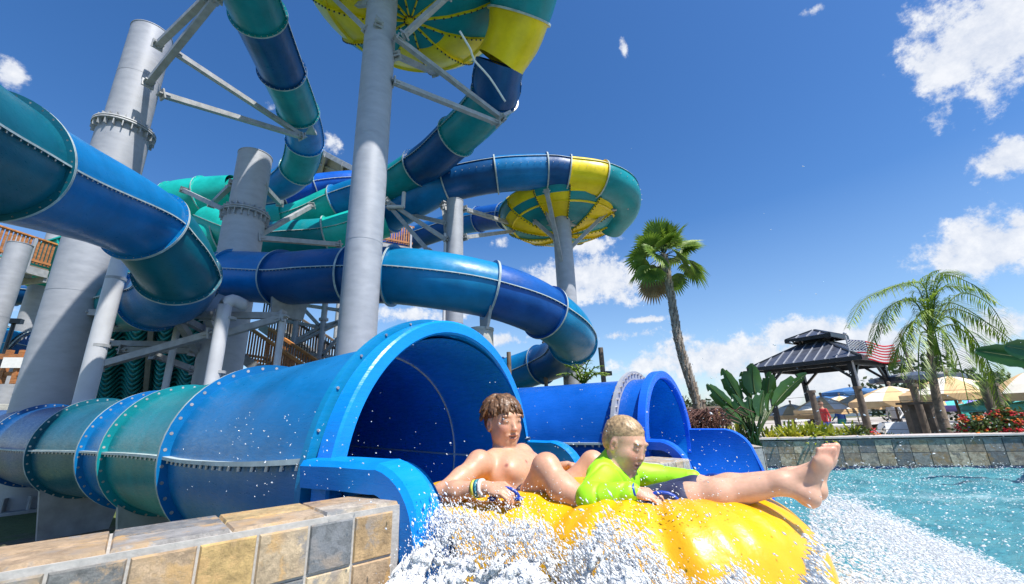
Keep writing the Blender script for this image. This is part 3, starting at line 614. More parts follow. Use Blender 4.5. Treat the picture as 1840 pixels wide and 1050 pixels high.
P5, c5 = column(1018, 520, 15.5, .37, P(1009, 390, 15.5)[2], 'grey column under the yellow and teal bowl at right centre')
for a, b, Ya, Yb in [((982, 343), (1011, 477), 13.9, 15.3), ((978, 374), (1008, 439), 15, 15.4), ((961, 398), (999, 431), 15.6, 15.5), ((1023, 448), (1091, 381), 15.5, 15.6), ((1057, 381), (1129, 373), 15.6, 15.2), ((1002, 402), (1088, 383), 15.5, 15.6), ((1020, 402), (1080, 410), 15.5, 17), ((1000, 405), (930, 395), 15.5, 17)]: brace(P5, P(*a, Ya), P(*b, Yb), .14)
t = thing('concrete_pier', 'short round concrete pier holding up the S shaped tube above the big mouth', 'pier', tuple(P(865, 640, 9.75)*[1, 1, 0]+[0, 0, GZ]))
p = P(865, 640, 9.75); mb = MB(); zt = P(864, 592, 9.75)[2]; mb.cyl((p[0], p[1], GZ), (p[0], p[1], zt), .29, n=32); mb.cyl((p[0], p[1], zt-.05), (p[0], p[1], zt+.012), .305, n=32); mb.build('shaft', ['conc'], t)
# left poles
column(34, 640, 18, .40, P(108, 398, 18)[2], 'slender grey pole left of the very thick column under the timber deck', collar=P(78, 497, 18)[2], base=False)
column(-4, 560, 14, .33, P(20, 440, 14)[2], 'pale grey post cut by the left edge below the deck', base=False)
column(2, 520, 19, .38, P(24, 428, 19)[2], 'dim grey post under the left deck near the picture edge', base=False)
column(75, 1000, 13, .5, .9, 'short grey column stub under the teal and blue tube at lower left', base=True) if 0 else None
# white pipes
def pipe(label, pts, r):
    t = thing('drain_pipe', label, 'pipe', (pts[0][0], pts[0][1], pts[0][2]), 'white drain pipes'); mb = MB(); c, mk = catmull(pts, .1); mb.sweep(c, r, 20, pt=True); mb.build('pipe_run', ['pvc'], t)
    mb = MB(); c0 = np.array(pts[0]); c1_ = np.array(pts[-2] if len(pts) > 2 else pts[-1])
    for f in (.35, .62, .9): mb = MB(); q = c0+(c1_-c0)*f; mb.cyl(q-[0, 0, .03], q+[0, 0, .03], r+.016, n=20); mb.build('pipe_clamp', ['galvd'], t)
    return t
q = P(152, 720, 8.4); pipe('white vertical pipe standing in front of the wavy green racer', [(q[0], q[1], GZ), (q[0], q[1], P(214, 462, 8.4)[2]), (q[0]+.02, q[1]+.25, P(214, 452, 8.4)[2]+.1)], .165)
q = P(380, 690, 9.0); zt = P(402, 540, 9)[2]; pipe('white pipe with a rounded elbow at its top under the middle tube', [(q[0], q[1], GZ), (q[0], q[1], zt-.5), (q[0], q[1], zt-.12), (q[0]+.06, q[1]+.12, zt+.03), (q[0]+.16, q[1]+.42, zt-.02)], .14)
# truss bents left of centre
T1 = thing('steel_truss', 'grey steel beams and diagonal braces carrying the tube between the two white pipes', 'truss', tuple(P(280, 640, 10)*[1, 1, 0]+[0, 0, GZ]))
for a, b, Ya, Yb in [((160, 535), (318, 556), 9.6, 9.6), ((150, 562), (392, 567), 9.5, 9.5), ((175, 658), (382, 600), 9.6, 9.3), ((317, 572), (369, 651), 9.6, 11), ((326, 572), (377, 598), 9.6, 11), ((202, 577), (276, 556), 9.5, 9.6), ((192, 617), (356, 620), 11.5, 11.5), ((220, 629), (347, 631), 11.3, 11.3), ((274, 637), (350, 666), 11, 12), ((340, 566), (510, 568), 9.6, 9.7), ((385, 606), (510, 570), 9.4, 9.7), ((372, 567), (402, 640), 9.6, 11.2), ((255, 560), (330, 545), 9.6, 9.2)]:
    brace(T1, P(*a, Ya), P(*b, Yb), .15)
for a, b, Y in [((508, 574), (503, 640), 9.7), ((325, 560), (300, 735), 10.2), ((358, 640), (340, 720), 12)]:
    mb = MB(); p = P(*a, Y); mb.cyl((p[0], p[1], GZ), p, .075, n=12); mb.build('post', ['pvc'], T1)
T2 = thing('steel_truss', 'distant lattice of slim grey poles and diagonals behind the thick central column', 'truss', tuple(P(560, 640, 17)*[1, 1, 0]+[0, 0, GZ]))
for x0, y0 in ((535, 560), (583, 560)):
    p = P(x0, y0, 17); mb = MB(); mb.cyl((p[0], p[1], GZ), (p[0], p[1], P(x0+4, 540, 17)[2]+.8), .12, n=12); mb.cyl((p[0], p[1], p[2]-.4), (p[0], p[1], p[2]-.3), .19, n=12); mb.build('post', ['galv'], T2)
for a, b in [((511, 577), (575, 588)), ((540, 549), (575, 587)), ((576, 588), (620, 575)), ((576, 588), (514, 622)), ((574, 645), (615, 600)), ((511, 628), (610, 580)), ((513, 631), (612, 644)), ((508, 634), (560, 668)), ((520, 545), (612, 558))]:
    brace(T2, P(*a, 17), P(*b, 17), .13)
# decks
def deck(name, label, a, b, Y0, Y1, rail=1.05, n=20, depth=2.5, dark='wood', up=0):
    pa, pb = P(*a, Y0), P(*b, Y1); t = thing(name, label, 'deck', tuple(pa)); d = pb-pa; d[2] = 0; ln = np.linalg.norm(d); d = d/ln; nn = np.array([-d[1], d[0], 0])
    z = pa[2]; mb = MB(); ax = [d, nn, np.array([0, 0, 1.])]
    mb.obox(pa+d*ln/2+nn*depth/2+[0, 0, -.12], ax, (ln/2, depth/2, .03)); mb.build('deck_boards', ['postw'], t)
    mb = MB()
    for q in np.linspace(0, depth, 4): mb.obox(pa+d*ln/2+nn*q+[0, 0, -.32], ax, (ln/2, .06, .16))
    for q in np.linspace(0, ln, max(2, int(ln/1.2))): mb.obox(pa+d*q+nn*depth/2+[0, 0, -.55], ax, (.06, depth/2, .12))
    mb.build('deck_frame', ['galvd'], t)
    mb = MB()
    for q in np.arange(0, ln, .13): mb.obox(pa+d*q+[0, 0, rail/2], ax, (.035, .02, rail/2))
    mb.obox(pa+d*ln/2+[0, 0, .12], ax, (ln/2, .04, .05)); mb.build('baluster_panel', [dark], t)
    mb = MB(); mb.obox(pa+d*ln/2+[0, 0, rail+.03], ax, (ln/2+.05, .07, .03)); mb.build('handrail', ['woodo'], t)
    for q in np.arange(0, ln+.1, 1.8): mb = MB(); mb.obox(pa+d*q-nn*.04+[0, 0, rail/2-.2], ax, (.05, .03, rail/2+.25)); mb.build('rail_post', ['galv'], t)
    return t
deck('viewing_deck', 'timber railed steel deck peeking out right of the thick central column', (676, 430), (741, 440), 19.5, 20.5)
deck('viewing_deck', 'timber railed deck at the left edge beneath the big blue tube', (-60, 440), (92, 470), 14, 16.5, n=30)
# stairs
def stair(label, a, b, Ya, Yb, w, mat_, group):
    pa, pb = P(*a, Ya), P(*b, Yb); t = thing('stairs', label, 'stairs', tuple(pb), group); d = pb-pa; dh = np.array([d[0], d[1], 0]); ln = np.linalg.norm(dh); dh /= ln; nn = np.array([-dh[1], dh[0], 0]); sl_ = d[2]/ln
    n = int(abs(d[2])/.19); mb = MB()
    for i in range(n): c = pa+d*(i+.5)/n+nn*w/2; mb.obox(c, [dh, nn, np.array([0, 0, 1.])], (.15, w/2, .02))
    mb.build('tread', ['galvd'], t).__setitem__('kind', 'stuff')
    dd = unit(d); uu = np.cross(nn, dd) if np.cross(nn, dd)[2] > 0 else -np.cross(nn, dd)
    for s in (0, w):
        mb = MB(); mb.obox((pa+pb)/2+nn*s-uu*.05, [dd, nn, uu], (np.linalg.norm(d)/2, .03, .17)); mb.build('stringer', ['galvd'], t)
        mb = MB()
        for q in np.arange(0, np.linalg.norm(d), .15): c = pa+dd*q+nn*s; mb.box(c+[0, 0, .55], (.025, .02, .5), math.atan2(dh[1], dh[0]))
        mb.build('baluster_panel', [mat_], t)
        mb = MB(); mb.obox((pa+pb)/2+nn*s+np.array([0, 0, 1.1]), [dd, nn, uu], (np.linalg.norm(d)/2, .06, .05)); mb.build('handrail', ['woodo' if mat_ == 'wood' else 'postw'], t)
stair('orange railed stair flight descending right, the nearer and lower of the two', (425, 632), (545, 720), 15.0, 14.2, 1.3, 'wood', 'slide tower stairs')
stair('brown railed stair flight descending right, farther and higher of the two', (470, 585), (620, 690), 17.5, 17.0, 1.5, 'postw', 'slide tower stairs')
# tower roof
t = thing('tower_roof', 'grey sheet metal roof of the slide tower seen from below behind the upper tubes', 'roof', tuple(P(600, 320, 24)))
a, b, c, d = P(560, 262, 24), P(655, 312, 22), P(655, 345, 27), P(540, 330, 30); mb = MB(); nrm = unit(np.cross(b-a, d-a)); nrm = nrm if nrm[2] > 0 else -nrm
mb.add([a, b, c, d, a+nrm*.12, b+nrm*.12, c+nrm*.12, d+nrm*.12], [(0, 1, 2, 3), (7, 6, 5, 4), (0, 4, 5, 1), (1, 5, 6, 2), (2, 6, 7, 3), (3, 7, 4, 0)]); mb.build('roof_sheet', ['roofm'], t)
mb = MB(); mb.beam(a-nrm*.1, b-nrm*.1, .12, .3)
for q in (.0, .33, .66, 1.): mb.beam(a+(b-a)*q-nrm*.2, d+(c-d)*q-nrm*.2, .12, .25)
for q in (.3, .6): mb.beam(a+(d-a)*q-nrm*.12, b+(c-b)*q-nrm*.12, .1, .12)
for q in (.1, .9): p = a+(b-a)*q+(d-a)*.4; mb.cyl((p[0], p[1], 6), p, .12, n=10)
mb.build('roof_frame', ['galvd'], t)
# left fence, block wall, lamp
t = thing('timber_fence', 'short timber rail fence with a blank white notice panel at the left edge', 'fence', tuple(P(0, 680, 16)))
mb = MB()
for x in (-30, 0, 24, 44): p = P(x, 690, 16); q = P(x+6, 630, 16); mb.beam(p, [p[0], p[1], q[2]], .16, .16)
mb.beam(P(-40, 640, 16), P(50, 642, 16), .1, .2); mb.beam(P(-40, 672, 16), P(50, 672, 16), .1, .14); mb.build('rail_frame', ['wood'], t)
mb = MB(); c = P(26, 652, 15.85); mb.box(c, (.36, .02, .2), .3); mb.build('notice_panel', ['white'], t)
t = tag((lambda m: (m.obox(P(-10, 692, 13.2)*[1, 1, 0]+[0, 0, .72], [unit((1, .35, 0)), unit((-.35, 1, 0)), (0, 0, 1)], (1.9, .25, 1.25)), m.build('block_wall', ['conc'], None, .02))[1])(MB()), 'low pale concrete wall at the left edge below the timber fence', 'wall')
def lamp(px, py, Y, h, label, kind='flood', group='dark light poles'):
    p = P(px, py, Y); t = thing('light_pole', label, 'light pole', (p[0], p[1], GZ), group); mb = MB(); mb.cyl((p[0], p[1], GZ), p, .07, n=10); mb.build('pole', ['postw' if kind != 'flood' else 'dark'], t)
    if kind: mb = MB(); mb.box(p+([.18, -.1, -.02] if kind == 'flood' else [.13, -.05, -.75]), (.2, .12, .1) if kind == 'flood' else (.09, .07, .06), .4); mb.build('lamp_head', ['dark'], t)
    return t
lamp(26, 578, 17, 4, 'small dark light pole at the far left beneath the deck')
for (x, y, Y, k, lb) in [(914, 633, 13, '', 'bare brown pole between the pier and the dropping blue tube'), (977, 614, 15, '', 'thin brown pole rising behind the dropping blue tube'), (1079, 625, 12, 'spot', 'brown pole with a floodlight right of the feathery palm tuft')]: lamp(x, y, Y, 3, lb, k)
# ------------------------------------------------------------------ ground, pool walls, water
def slate(name, tone):
    """natural slate tiles; per-tile colour comes from the mesh attribute, veins and clefts from noise"""
    m = bpy.data.materials.new(name); nt, nn, ll, b = nodes(m)
    at = N(nt, 'ShaderNodeAttribute', attribute_name='tint'); tc = N(nt, 'ShaderNodeTexCoord')
    n1 = N(nt, 'ShaderNodeTexNoise', Scale=19, Detail=12, Roughness=.78, Distortion=.15); ll.new(tc.outputs['Object'], n1.inputs[0])
    r = ramp(nt, n1.outputs[0], [(.28, .25), (.42, .7), (.52, 1.0), (.68, 1.5)]); mx = N(nt, 'ShaderNodeMixRGB', blend_type='MULTIPLY'); mx.inputs[0].default_value = 1; ll.new(at.outputs[0], mx.inputs[1]); ll.new(r.outputs[0], mx.inputs[2])
    n2 = N(nt, 'ShaderNodeTexNoise', Scale=13, Detail=10, Roughness=.72, Distortion=.25); ll.new(tc.outputs['Object'], n2.inputs[0])
    r2 = ramp(nt, n2.outputs[0], [(.50, 0.), (.57, .85)]); m2 = N(nt, 'ShaderNodeMixRGB'); ll.new(r2.outputs[0], m2.inputs[0]); ll.new(mx.outputs[0], m2.inputs[1])
    n3 = N(nt, 'ShaderNodeTexNoise', Scale=5, Detail=3); ll.new(tc.outputs['Object'], n3.inputs[0])
    r3 = ramp(nt, n3.outputs[0], [(.4, tuple(c*tone for c in (.58, .36, .15))), (.6, tuple(c*tone for c in (.22, .23, .24)))]); ll.new(r3.outputs[0], m2.inputs[2])
    ll.new(m2.outputs[0], b.inputs['Base Color']); wr_ = ramp(nt, n3.outputs[0], [(.42, .4), (.55, .75)]); ll.new(wr_.outputs[0], b.inputs['Roughness'])
    bp = N(nt, 'ShaderNodeBump', Strength=1, Distance=.007); ll.new(n1.outputs[0], bp.inputs['Height'])
    vo = N(nt, 'ShaderNodeTexNoise', Scale=16, Detail=4, Distortion=.4); vo.noise_type = 'RIDGED_MULTIFRACTAL'; ll.new(tc.outputs['Object'], vo.inputs[0]); b3 = N(nt, 'ShaderNodeBump', Strength=.6, Distance=.004, invert=True); ll.new(vo.outputs[0], b3.inputs['Height']); ll.new(bp.outputs[0], b3.inputs['Normal']); ll.new(b3.outputs[0], b.inputs['Normal']); return m
MT['slate'] = slate('slate_tile', 1.0); MT['slated'] = slate('slate_tile_weathered', .45)
MT['grout'] = mat('pale_grout', (.42, .40, .37), .9, 0, .15, 30, .002, 90)
def tiled(name, mats, faces, parent=None):
    """faces: (origin, du, dv, nu, nv, tile_u, tile_v, out normal, palette fn)"""
    V = []; Fq = []; T = []
    for (o, du, dv, nu, nv, tu, tv, nn, pal) in faces:
        g = .0026; du = unit(du); dv = unit(dv); nn = unit(nn)
        for i in range(nu):
            for j in range(nv):
                a = o+du*(i*tu+g)+dv*(j*tv+g); w = tu-2*g; h = tv-2*g; k = len(V); c = pal(i, j); th = .006+RNG.uniform(0, .003)
                q = [a, a+du*w, a+du*w+dv*h, a+dv*h]; V += [p for p in q]+[p+nn*th for p in [q[0]+du*.003+dv*.003, q[1]-du*.003+dv*.003, q[2]-du*.003-dv*.003, q[3]+du*.003-dv*.003]]
                f = [(4, 5, 6, 7), (0, 1, 5, 4), (1, 2, 6, 5), (2, 3, 7, 6), (3, 0, 4, 7)]
                if np.dot(np.cross(du, dv), nn) < 0: f = [x[::-1] for x in f]
                Fq += [tuple(k+x for x in y) for y in f]; T += [c]*8
    return npmesh(name, V, Fq, mats, parent, False, T)
TAN, GOLD, GREY, CREAM, RUST = (.44, .31, .19), (.52, .35, .14), (.17, .18, .185), (.60, .47, .30), (.38, .22, .12)
# near wall on the left
wa = np.array([-.354, 1.352, 0]); u = np.array([-.747, -.665, 0]); nb = np.array([-.665, .747, 0]); th = .24; WT = .768; tl = .115
t = thing('tiled_wall', 'low pool wall of tan, gold and grey slate tiles at the lower left corner', 'wall', tuple(wa))
mb = MB(); ln = 3.2; mb.obox(wa+u*ln/2+nb*th/2+[0, 0, (WT+GZ)/2], [u, nb, (0, 0, 1)], (ln/2, th/2, (WT-GZ)/2)); mb.build('wall_core', ['grout'], t)
seqf = [TAN, GREY, CREAM, GOLD, TAN, GREY, (.3, .28, .24), GOLD]
def pf(i, j):
    if j == 0: return [(.45, .30, .15), GREY, (.50, .38, .24), GOLD, TAN, (.20, .20, .19), (.30, .26, .20), GREY, TAN][i % 9]
    return [GREY, (.42, .30, .2), TAN, GREY, GOLD, CREAM, GREY, TAN][(i*3+j*2) % 8]
off = .02
tiled('face_tiles', 'slate', [(wa+u*off+[0, 0, WT-.011], u, (0, 0, -1), 27, 9, tl, tl, -nb, pf)], t)
tiled('face_tiles', 'slate', [(wa+[0, 0, WT-.011], nb, (0, 0, -1), 2, 9, .14, tl, -u, lambda i, j: [TAN, GREY, GOLD][(i+j) % 3])], t)
tiled('coping_tiles', 'slate', [(wa+u*.0+nb*.004+[0, 0, WT], u, nb, 16, 2, .21, .115, (0, 0, 1), lambda i, j: [(.46, .40, .32), (.44, .33, .22), (.34, .32, .30), (.42, .30, .19), (.5, .36, .17), (.19, .19, .19), TAN, (.30, .27, .24)][(i+3*j) % 8])], t)
# far pool wall
wp = [np.array(p) for p in [(3.62, 6.55, 0), (3.95, 8.15, 0), (8.9, 6.75, 0), (13.5, 5.2, 0)]]
FT = .47
t2 = thing('tiled_wall', 'long weathered slate tiled pool wall with a pale coping edge at the right', 'wall', (6, 7.4, 0))
pal2 = lambda i, j: [tuple(min(1, v*1.7) for v in c) for c in [(.20, .16, .11), (.085, .085, .085), (.22, .18, .13), (.13, .125, .115), (.17, .15, .12), (.26, .22, .16), (.075, .078, .08), (.15, .12, .09)]][(i*5+j*3+(i*i) % 3) % 8]
pal3 = lambda i, j: (.012, .04, .12)
faces = []; core = MB()
for a, b in zip(wp[1:], wp[2:]):
    d = b-a; l = np.linalg.norm(d); d = d/l; back = np.array([-d[1], d[0], 0]); nu = int(l/.235)
    core.obox(a+d*l/2+back*.18+[0, 0, (FT+GZ)/2-.02], [d, back, (0, 0, 1)], (l/2, .17, (FT-GZ)/2)); faces.append((a+[0, 0, FT-.03], d, (0, 0, -1), nu, 2, l/nu, .205, -back, pal2))
core.build('wall_core', ['grout'], t2); tiled('face_tiles', 'slated', faces, t2)
tiled('waterline_tiles', 'slated', [(f[0]+np.array([0, 0, -.41]), f[1], f[2], f[3], 1, f[5], .2, f[7], pal3) for f in faces], t2)
mb = MB()
for a, b in zip(wp[1:], wp[2:]):
    d = unit(b-a); back = np.array([-d[1], d[0], 0]); l = np.linalg.norm(b-a); mb.obox(a+d*l/2+back*.15+[0, 0, FT+.02], [d, back, (0, 0, 1)], (l/2+.02, .19, .018))
mb.build('coping', [mat('pale_coping', (.55, .48, .45), .8, 0, .12, 12, .002, 60)], t2, .006)
# pillar end where slide D enters
t3 = thing('tiled_wall', 'pale stone faced pillar with a white skimmer panel right of the small blue exit', 'wall', (3.6, 6.9, 0))
mb = MB(); a, b = wp[0], wp[1]; d = unit(b-a); l = np.linalg.norm(b-a); back = np.array([-d[1], d[0], 0]); mb.obox(a+d*l/2+back*.25+[0, 0, (FT+GZ)/2-.02], [d, back, (0, 0, 1)], (l/2, .24, (FT-GZ)/2)); mb.build('wall_core', ['grout'], t3)
tiled('face_tiles', 'slate', [(a+[0, 0, FT-.02], d, (0, 0, -1), 8, 3, l/8, .2, -back, lambda i, j: [(.46, .44, .40), (.36, .35, .33), (.5, .42, .33)][(i*2+j) % 3])], t3)
tiled('coping_tiles', 'slate', [(a+back*.0+[0, 0, FT], d, back, 8, 2, l/8, .24, (0, 0, 1), lambda i, j: [(.5, .48, .44), (.52, .44, .36)][(i+j) % 2])], t3)
mb = MB(); mb.obox(a+d*.5-back*.02+[0, 0, .18], [d, back, (0, 0, 1)], (.12, .012, .17))
for q in range(3): mb.obox(a+d*.5-back*.035+[0, 0, .08+q*.1], [d, back, (0, 0, 1)], (.1, .006, .015))
mb.build('skimmer_panel', ['white'], t3, .004)
# pier between the two exits with a white louvred grille
g0 = G(1165, 860, .05); t4 = thing('tiled_wall', 'stubby tiled pier with a white louvred grille between the two slide exits', 'wall', (1.3, 4.0, 0))
ga = P(1140, 830, 3.55); gb = P(1236, 812, 3.95); ga[2] = gb[2] = 0; d = unit(gb-ga); l = np.linalg.norm(gb-ga); back = np.array([-d[1], d[0], 0]); PT = .60
ga = ga-d*.5; l += .5
mb = MB(); mb.obox(ga+d*l/2+back*.2+[0, 0, (PT+GZ)/2], [d, back, (0, 0, 1)], (l/2, .2, (PT-GZ)/2)); mb.build('wall_core', ['grout'], t4)
tiled('face_tiles', 'slate', [(ga+[0, 0, PT-.003], d, (0, 0, -1), 12, 1, l/12, .1, -back, lambda i, j: [(.42, .38, .32), (.45, .36, .25), (.36, .35, .33)][i % 3]), (ga+d*l+[0, 0, PT-.003], back, (0, 0, -1), 2, 5, .19, .14, d, lambda i, j: [(.44, .35, .22), (.38, .33, .26)][(i+j) % 2])], t4)
tiled('coping_tiles', 'slate', [(ga+[0, 0, PT], d, back, 6, 2, l/6, .2, (0, 0, 1), lambda i, j: [(.5, .44, .36), (.46, .36, .25), (.42, .4, .37)][(i+j) % 3])], t4)
mb = MB(); w = l-.12; 
for q in range(3): mb.obox(ga+d*(.06+w*(q+.5)/3)-back*.012+[0, 0, .29], [d, back, (0, 0, 1)], (w/6-.004, .008, .19))
for q in range(3):
    for z in range(9): mb.obox(ga+d*(.06+w*(q+.5)/3)-back*.024+[0, 0, .14+z*.036], [d, back, (0, 0, 1)], (w/6-.035, .008, .010))
mb.build('louvred_grille', ['white'], t4)
# ground
def gmat():
    m = bpy.data.materials.new('lawn_and_soil'); nt, nn, ll, b = nodes(m); tc = N(nt, 'ShaderNodeTexCoord')
    n1 = N(nt, 'ShaderNodeTexNoise', Scale=.35, Detail=6); ll.new(tc.outputs['Object'], n1.inputs[0]); n2 = N(nt, 'ShaderNodeTexNoise', Scale=9, Detail=8, Roughness=.7); ll.new(tc.outputs['Object'], n2.inputs[0])
    r1 = ramp(nt, n2.outputs[0], [(.3, (.07, .095, .03)), (.7, (.12, .17, .045))]); r2 = ramp(nt, n2.outputs[0], [(.3, (.09, .07, .05)), (.7, (.2, .17, .12))]); mk = ramp(nt, n1.outputs[0], [(.5, 0.), (.56, 1.)])
    mx = N(nt, 'ShaderNodeMixRGB'); ll.new(mk.outputs[0], mx.inputs[0]); ll.new(r1.outputs[0], mx.inputs[1]); ll.new(r2.outputs[0], mx.inputs[2]); ll.new(mx.outputs[0], b.inputs['Base Color']); b.inputs['Roughness'].default_value = .95
    bp = N(nt, 'ShaderNodeBump', Strength=1, Distance=.05); ll.new(n2.outputs[0], bp.inputs['Height']); ll.new(bp.outputs[0], b.inputs['Normal']); return m
mb = MB(); mb.add([(-900, -300, GZ), (900, -300, GZ), (900, 1500, GZ), (-900, 1500, GZ)], [(0, 1, 2, 3)]); tag(mb.build('ground', [gmat()]), kind='structure')
# plaza paving beyond the bed
pv = mat('plaza_concrete', (.45, .40, .34), .85, 0, .2, .8, .002, 30); mb = MB(); mb.add([(3, 13, GZ+.004), (60, 4, GZ+.004), (90, 60, GZ+.004), (2, 60, GZ+.004)], [(0, 1, 2, 3)]); tag(mb.build('plaza_paving', [pv]), kind='structure')
# raised planting bed behind the far wall
soil = mat('planting_soil', (.06, .045, .03), .95, 0, .5, 6, .02, 30); mb = MB()
bp_ = [wp[1]+[-.9, 1.2, 0], wp[1]+[.2, .3, 0], wp[2]+[.1, .3, 0], wp[3]+[0, .3, 0]]; bq = [p+np.array([.4, 2.6, 0]) for p in bp_]; vs = [p+[0, 0, .38] for p in bp_]+[q+[0, 0, -.2] for q in bq]
mb.add(vs, [(0, 1, 5, 4), (1, 2, 6, 5), (2, 3, 7, 6)], 0, True); tag(mb.build('planting_bed', [soil]), kind='structure')
# water
def wmat():
    m = bpy.data.materials.new('churning_pool_water'); nt, nn, ll, b = nodes(m); tc = N(nt, 'ShaderNodeTexCoord'); at = N(nt, 'ShaderNodeAttribute', attribute_name='tint')
    n1 = N(nt, 'ShaderNodeTexNoise', Scale=2.2, Detail=6, Distortion=.8); ll.new(tc.outputs['Object'], n1.inputs[0]); r1 = ramp(nt, n1.outputs[0], [(.3, (.035, .25, .32)), (.7, (.15, .47, .52))])
    mp = N(nt, 'ShaderNodeMapping'); mp.inputs['Scale'].default_value = (1, 1.6, 1); mp.inputs['Rotation'].default_value = (0, 0, -.5); ll.new(tc.outputs['Object'], mp.inputs[0])
    n2 = N(nt, 'ShaderNodeTexNoise', Scale=9, Detail=9, Roughness=.75, Distortion=1.5); ll.new(mp.outputs[0], n2.inputs[0])
    sm = N(nt, 'ShaderNodeMath', operation='ADD'); ll.new(n2.outputs[0], sm.inputs[0]); ll.new(at.outputs['Fac'], sm.inputs[1]); mr_ = nt.nodes.new('ShaderNodeMapRange'); mr_.inputs[1].default_value = .66; mr_.inputs[2].default_value = .92; ll.new(sm.outputs[0], mr_.inputs[0])
    mx = N(nt, 'ShaderNodeMixRGB'); ll.new(mr_.outputs[0], mx.inputs[0]); ll.new(r1.outputs[0], mx.inputs[1]); mx.inputs[2].default_value = (.80, .85, .87, 1); ll.new(mx.outputs[0], b.inputs['Base Color'])
    rr = N(nt, 'ShaderNodeMapRange'); rr.inputs[3].default_value = .08; rr.inputs[4].default_value = .7; ll.new(mr_.outputs[0], rr.inputs[0]); ll.new(rr.outputs[0], b.inputs['Roughness'])
    n3 = N(nt, 'ShaderNodeTexNoise', Scale=14, Detail=6, Roughness=.65); ll.new(mp.outputs[0], n3.inputs[0]); bp = N(nt, 'ShaderNodeBump', Strength=1, Distance=.035); ll.new(n3.outputs[0], bp.inputs['Height'])
    bp2 = N(nt, 'ShaderNodeBump', Strength=.8, Distance=.03); ll.new(n2.outputs[0], bp2.inputs['Height']); ll.new(bp.outputs[0], bp2.inputs['Normal']); ll.new(bp2.outputs[0], b.inputs['Normal']); return m
def wheight(X, Y_):
    Pn = np.stack([X.ravel(), Y_.ravel(), 0*X.ravel()], 1); h = (X+.357)*.866-(Y_-2.293)*.5; s = (X+.357)*.5+(Y_-2.293)*.866
    n = (vnoise(Pn, .35, 3)*.03+vnoise(Pn, 1.3, 4)*.022+vnoise(Pn, 4, 5)*.010).reshape(X.shape)
    dr = np.sqrt(np.clip(np.abs(h-1.1)-.5, 0, 9)**2+np.clip(np.abs(s)-.3, 0, 9)**2)       # distance from the raft footprint
    fo = np.exp(-(dr/1.35)**4)*.85+.30*np.exp(-((s-.2)/1.2)**2)*np.exp(-np.clip(h-1.5, 0, 9)/1.4)*(h > 1.2)+.16*np.exp(-((Y_-5.2+.22*(X-4))/.25)**2)*(X > 2)
    bump = .30*np.exp(-(dr/.42)**2)*(1+1.2*n/.03*.12)+fo*np.abs(vnoise(Pn, 3.2, 8)).reshape(X.shape)*.10
    return n+bump, np.clip(fo+.05, 0, 1)
xs = np.concatenate([np.arange(-1.6, 3.2, .03), np.arange(3.2, 14.5, .07)]); ys = np.concatenate([np.arange(-3, .4, .1), np.arange(.4, 4, .03), np.arange(4, 8.4, .07)])
X, Y_ = np.meshgrid(xs, ys); Zh, FO = wheight(X, Y_)
# keep inside the walls
def side(a, b, X, Y_): return (b[0]-a[0])*(Y_-a[1])-(b[1]-a[1])*(X-a[0])
ok = (side(wp[1], wp[2], X, Y_) < .3) & (side(wp[2], wp[3], X, Y_) < .3) & (((X-wa[0])*nb[0]+(Y_-wa[1])*nb[1]) < .12)
ok |= False
ins = ok | ((X > -.45) & (Y_ < 8.1) & (side(wp[1], wp[2], X, Y_) < .3) & (((X+.357)*.866-(Y_-2.293)*.5) > .25) & (((X-1.69)*.74-(Y_-4.98)*.67) > -.4) & (((X-wa[0])*nb[0]+(Y_-wa[1])*nb[1]) < 9))
nx_ = len(xs); idx = np.arange(X.size).reshape(X.shape); q = np.stack([idx[:-1, :-1], idx[:-1, 1:], idx[1:, 1:], idx[1:, :-1]], -1).reshape(-1, 4); kp = ins.ravel()[q].all(1)
wv = np.stack([X.ravel(), Y_.ravel(), Zh.ravel()], 1); tag(npmesh('pool_water', wv, q[kp], wmat(), None, True, np.repeat(FO.ravel()[:, None], 3, 1)), kind='structure')
# ------------------------------------------------------------------ plants
MT['palmleaf'] = leafmat('fan_palm_leaf', (.07, .15, .015), (.25, .36, .04)); MT['queenleaf'] = leafmat('feather_palm_leaf', (.09, .19, .02), (.32, .44, .05))
MT['bopleaf'] = leafmat('broad_leaf', (.025, .075, .02), (.06, .14, .025), .3, 2); MT['crotleaf'] = leafmat('yellow_variegated_leaf', (.16, .24, .02), (.50, .48, .04), .4, 5)
MT['shrubleaf'] = leafmat('shrub_leaf', (.03, .07, .015), (.10, .15, .03), .45, 5); MT['redfl'] = mat('red_flower', (.62, .02, .03), .6, 0, .4, 20); MT['orfl'] = mat('orange_flower', (.75, .20, .02), .6, 0, .4, 20); MT['ylfl'] = mat('yellow_flower', (.78, .48, .03), .6, 0, .3, 20)
MT['grassp'] = leafmat('purple_fountain_grass', (.10, .045, .035), (.26, .12, .09), .6, 6); MT['bark'] = mat('palm_trunk_bark', (.24, .18, .13), .9, 0, .45, 7, .01, 25); MT['boot'] = mat('palm_boot_scale', (.33, .28, .23), .9, 0, .4, 9, .003, 30)
MT['darkleaf'] = leafmat('oak_leaf', (.03, .055, .02), (.07, .10, .035), .5, 2); MT['dry'] = leafmat('dry_frond', (.22, .15, .07), (.34, .25, .13), .7, 4)
rnd = random.Random(5)
def U(a, b): return rnd.uniform(a, b)
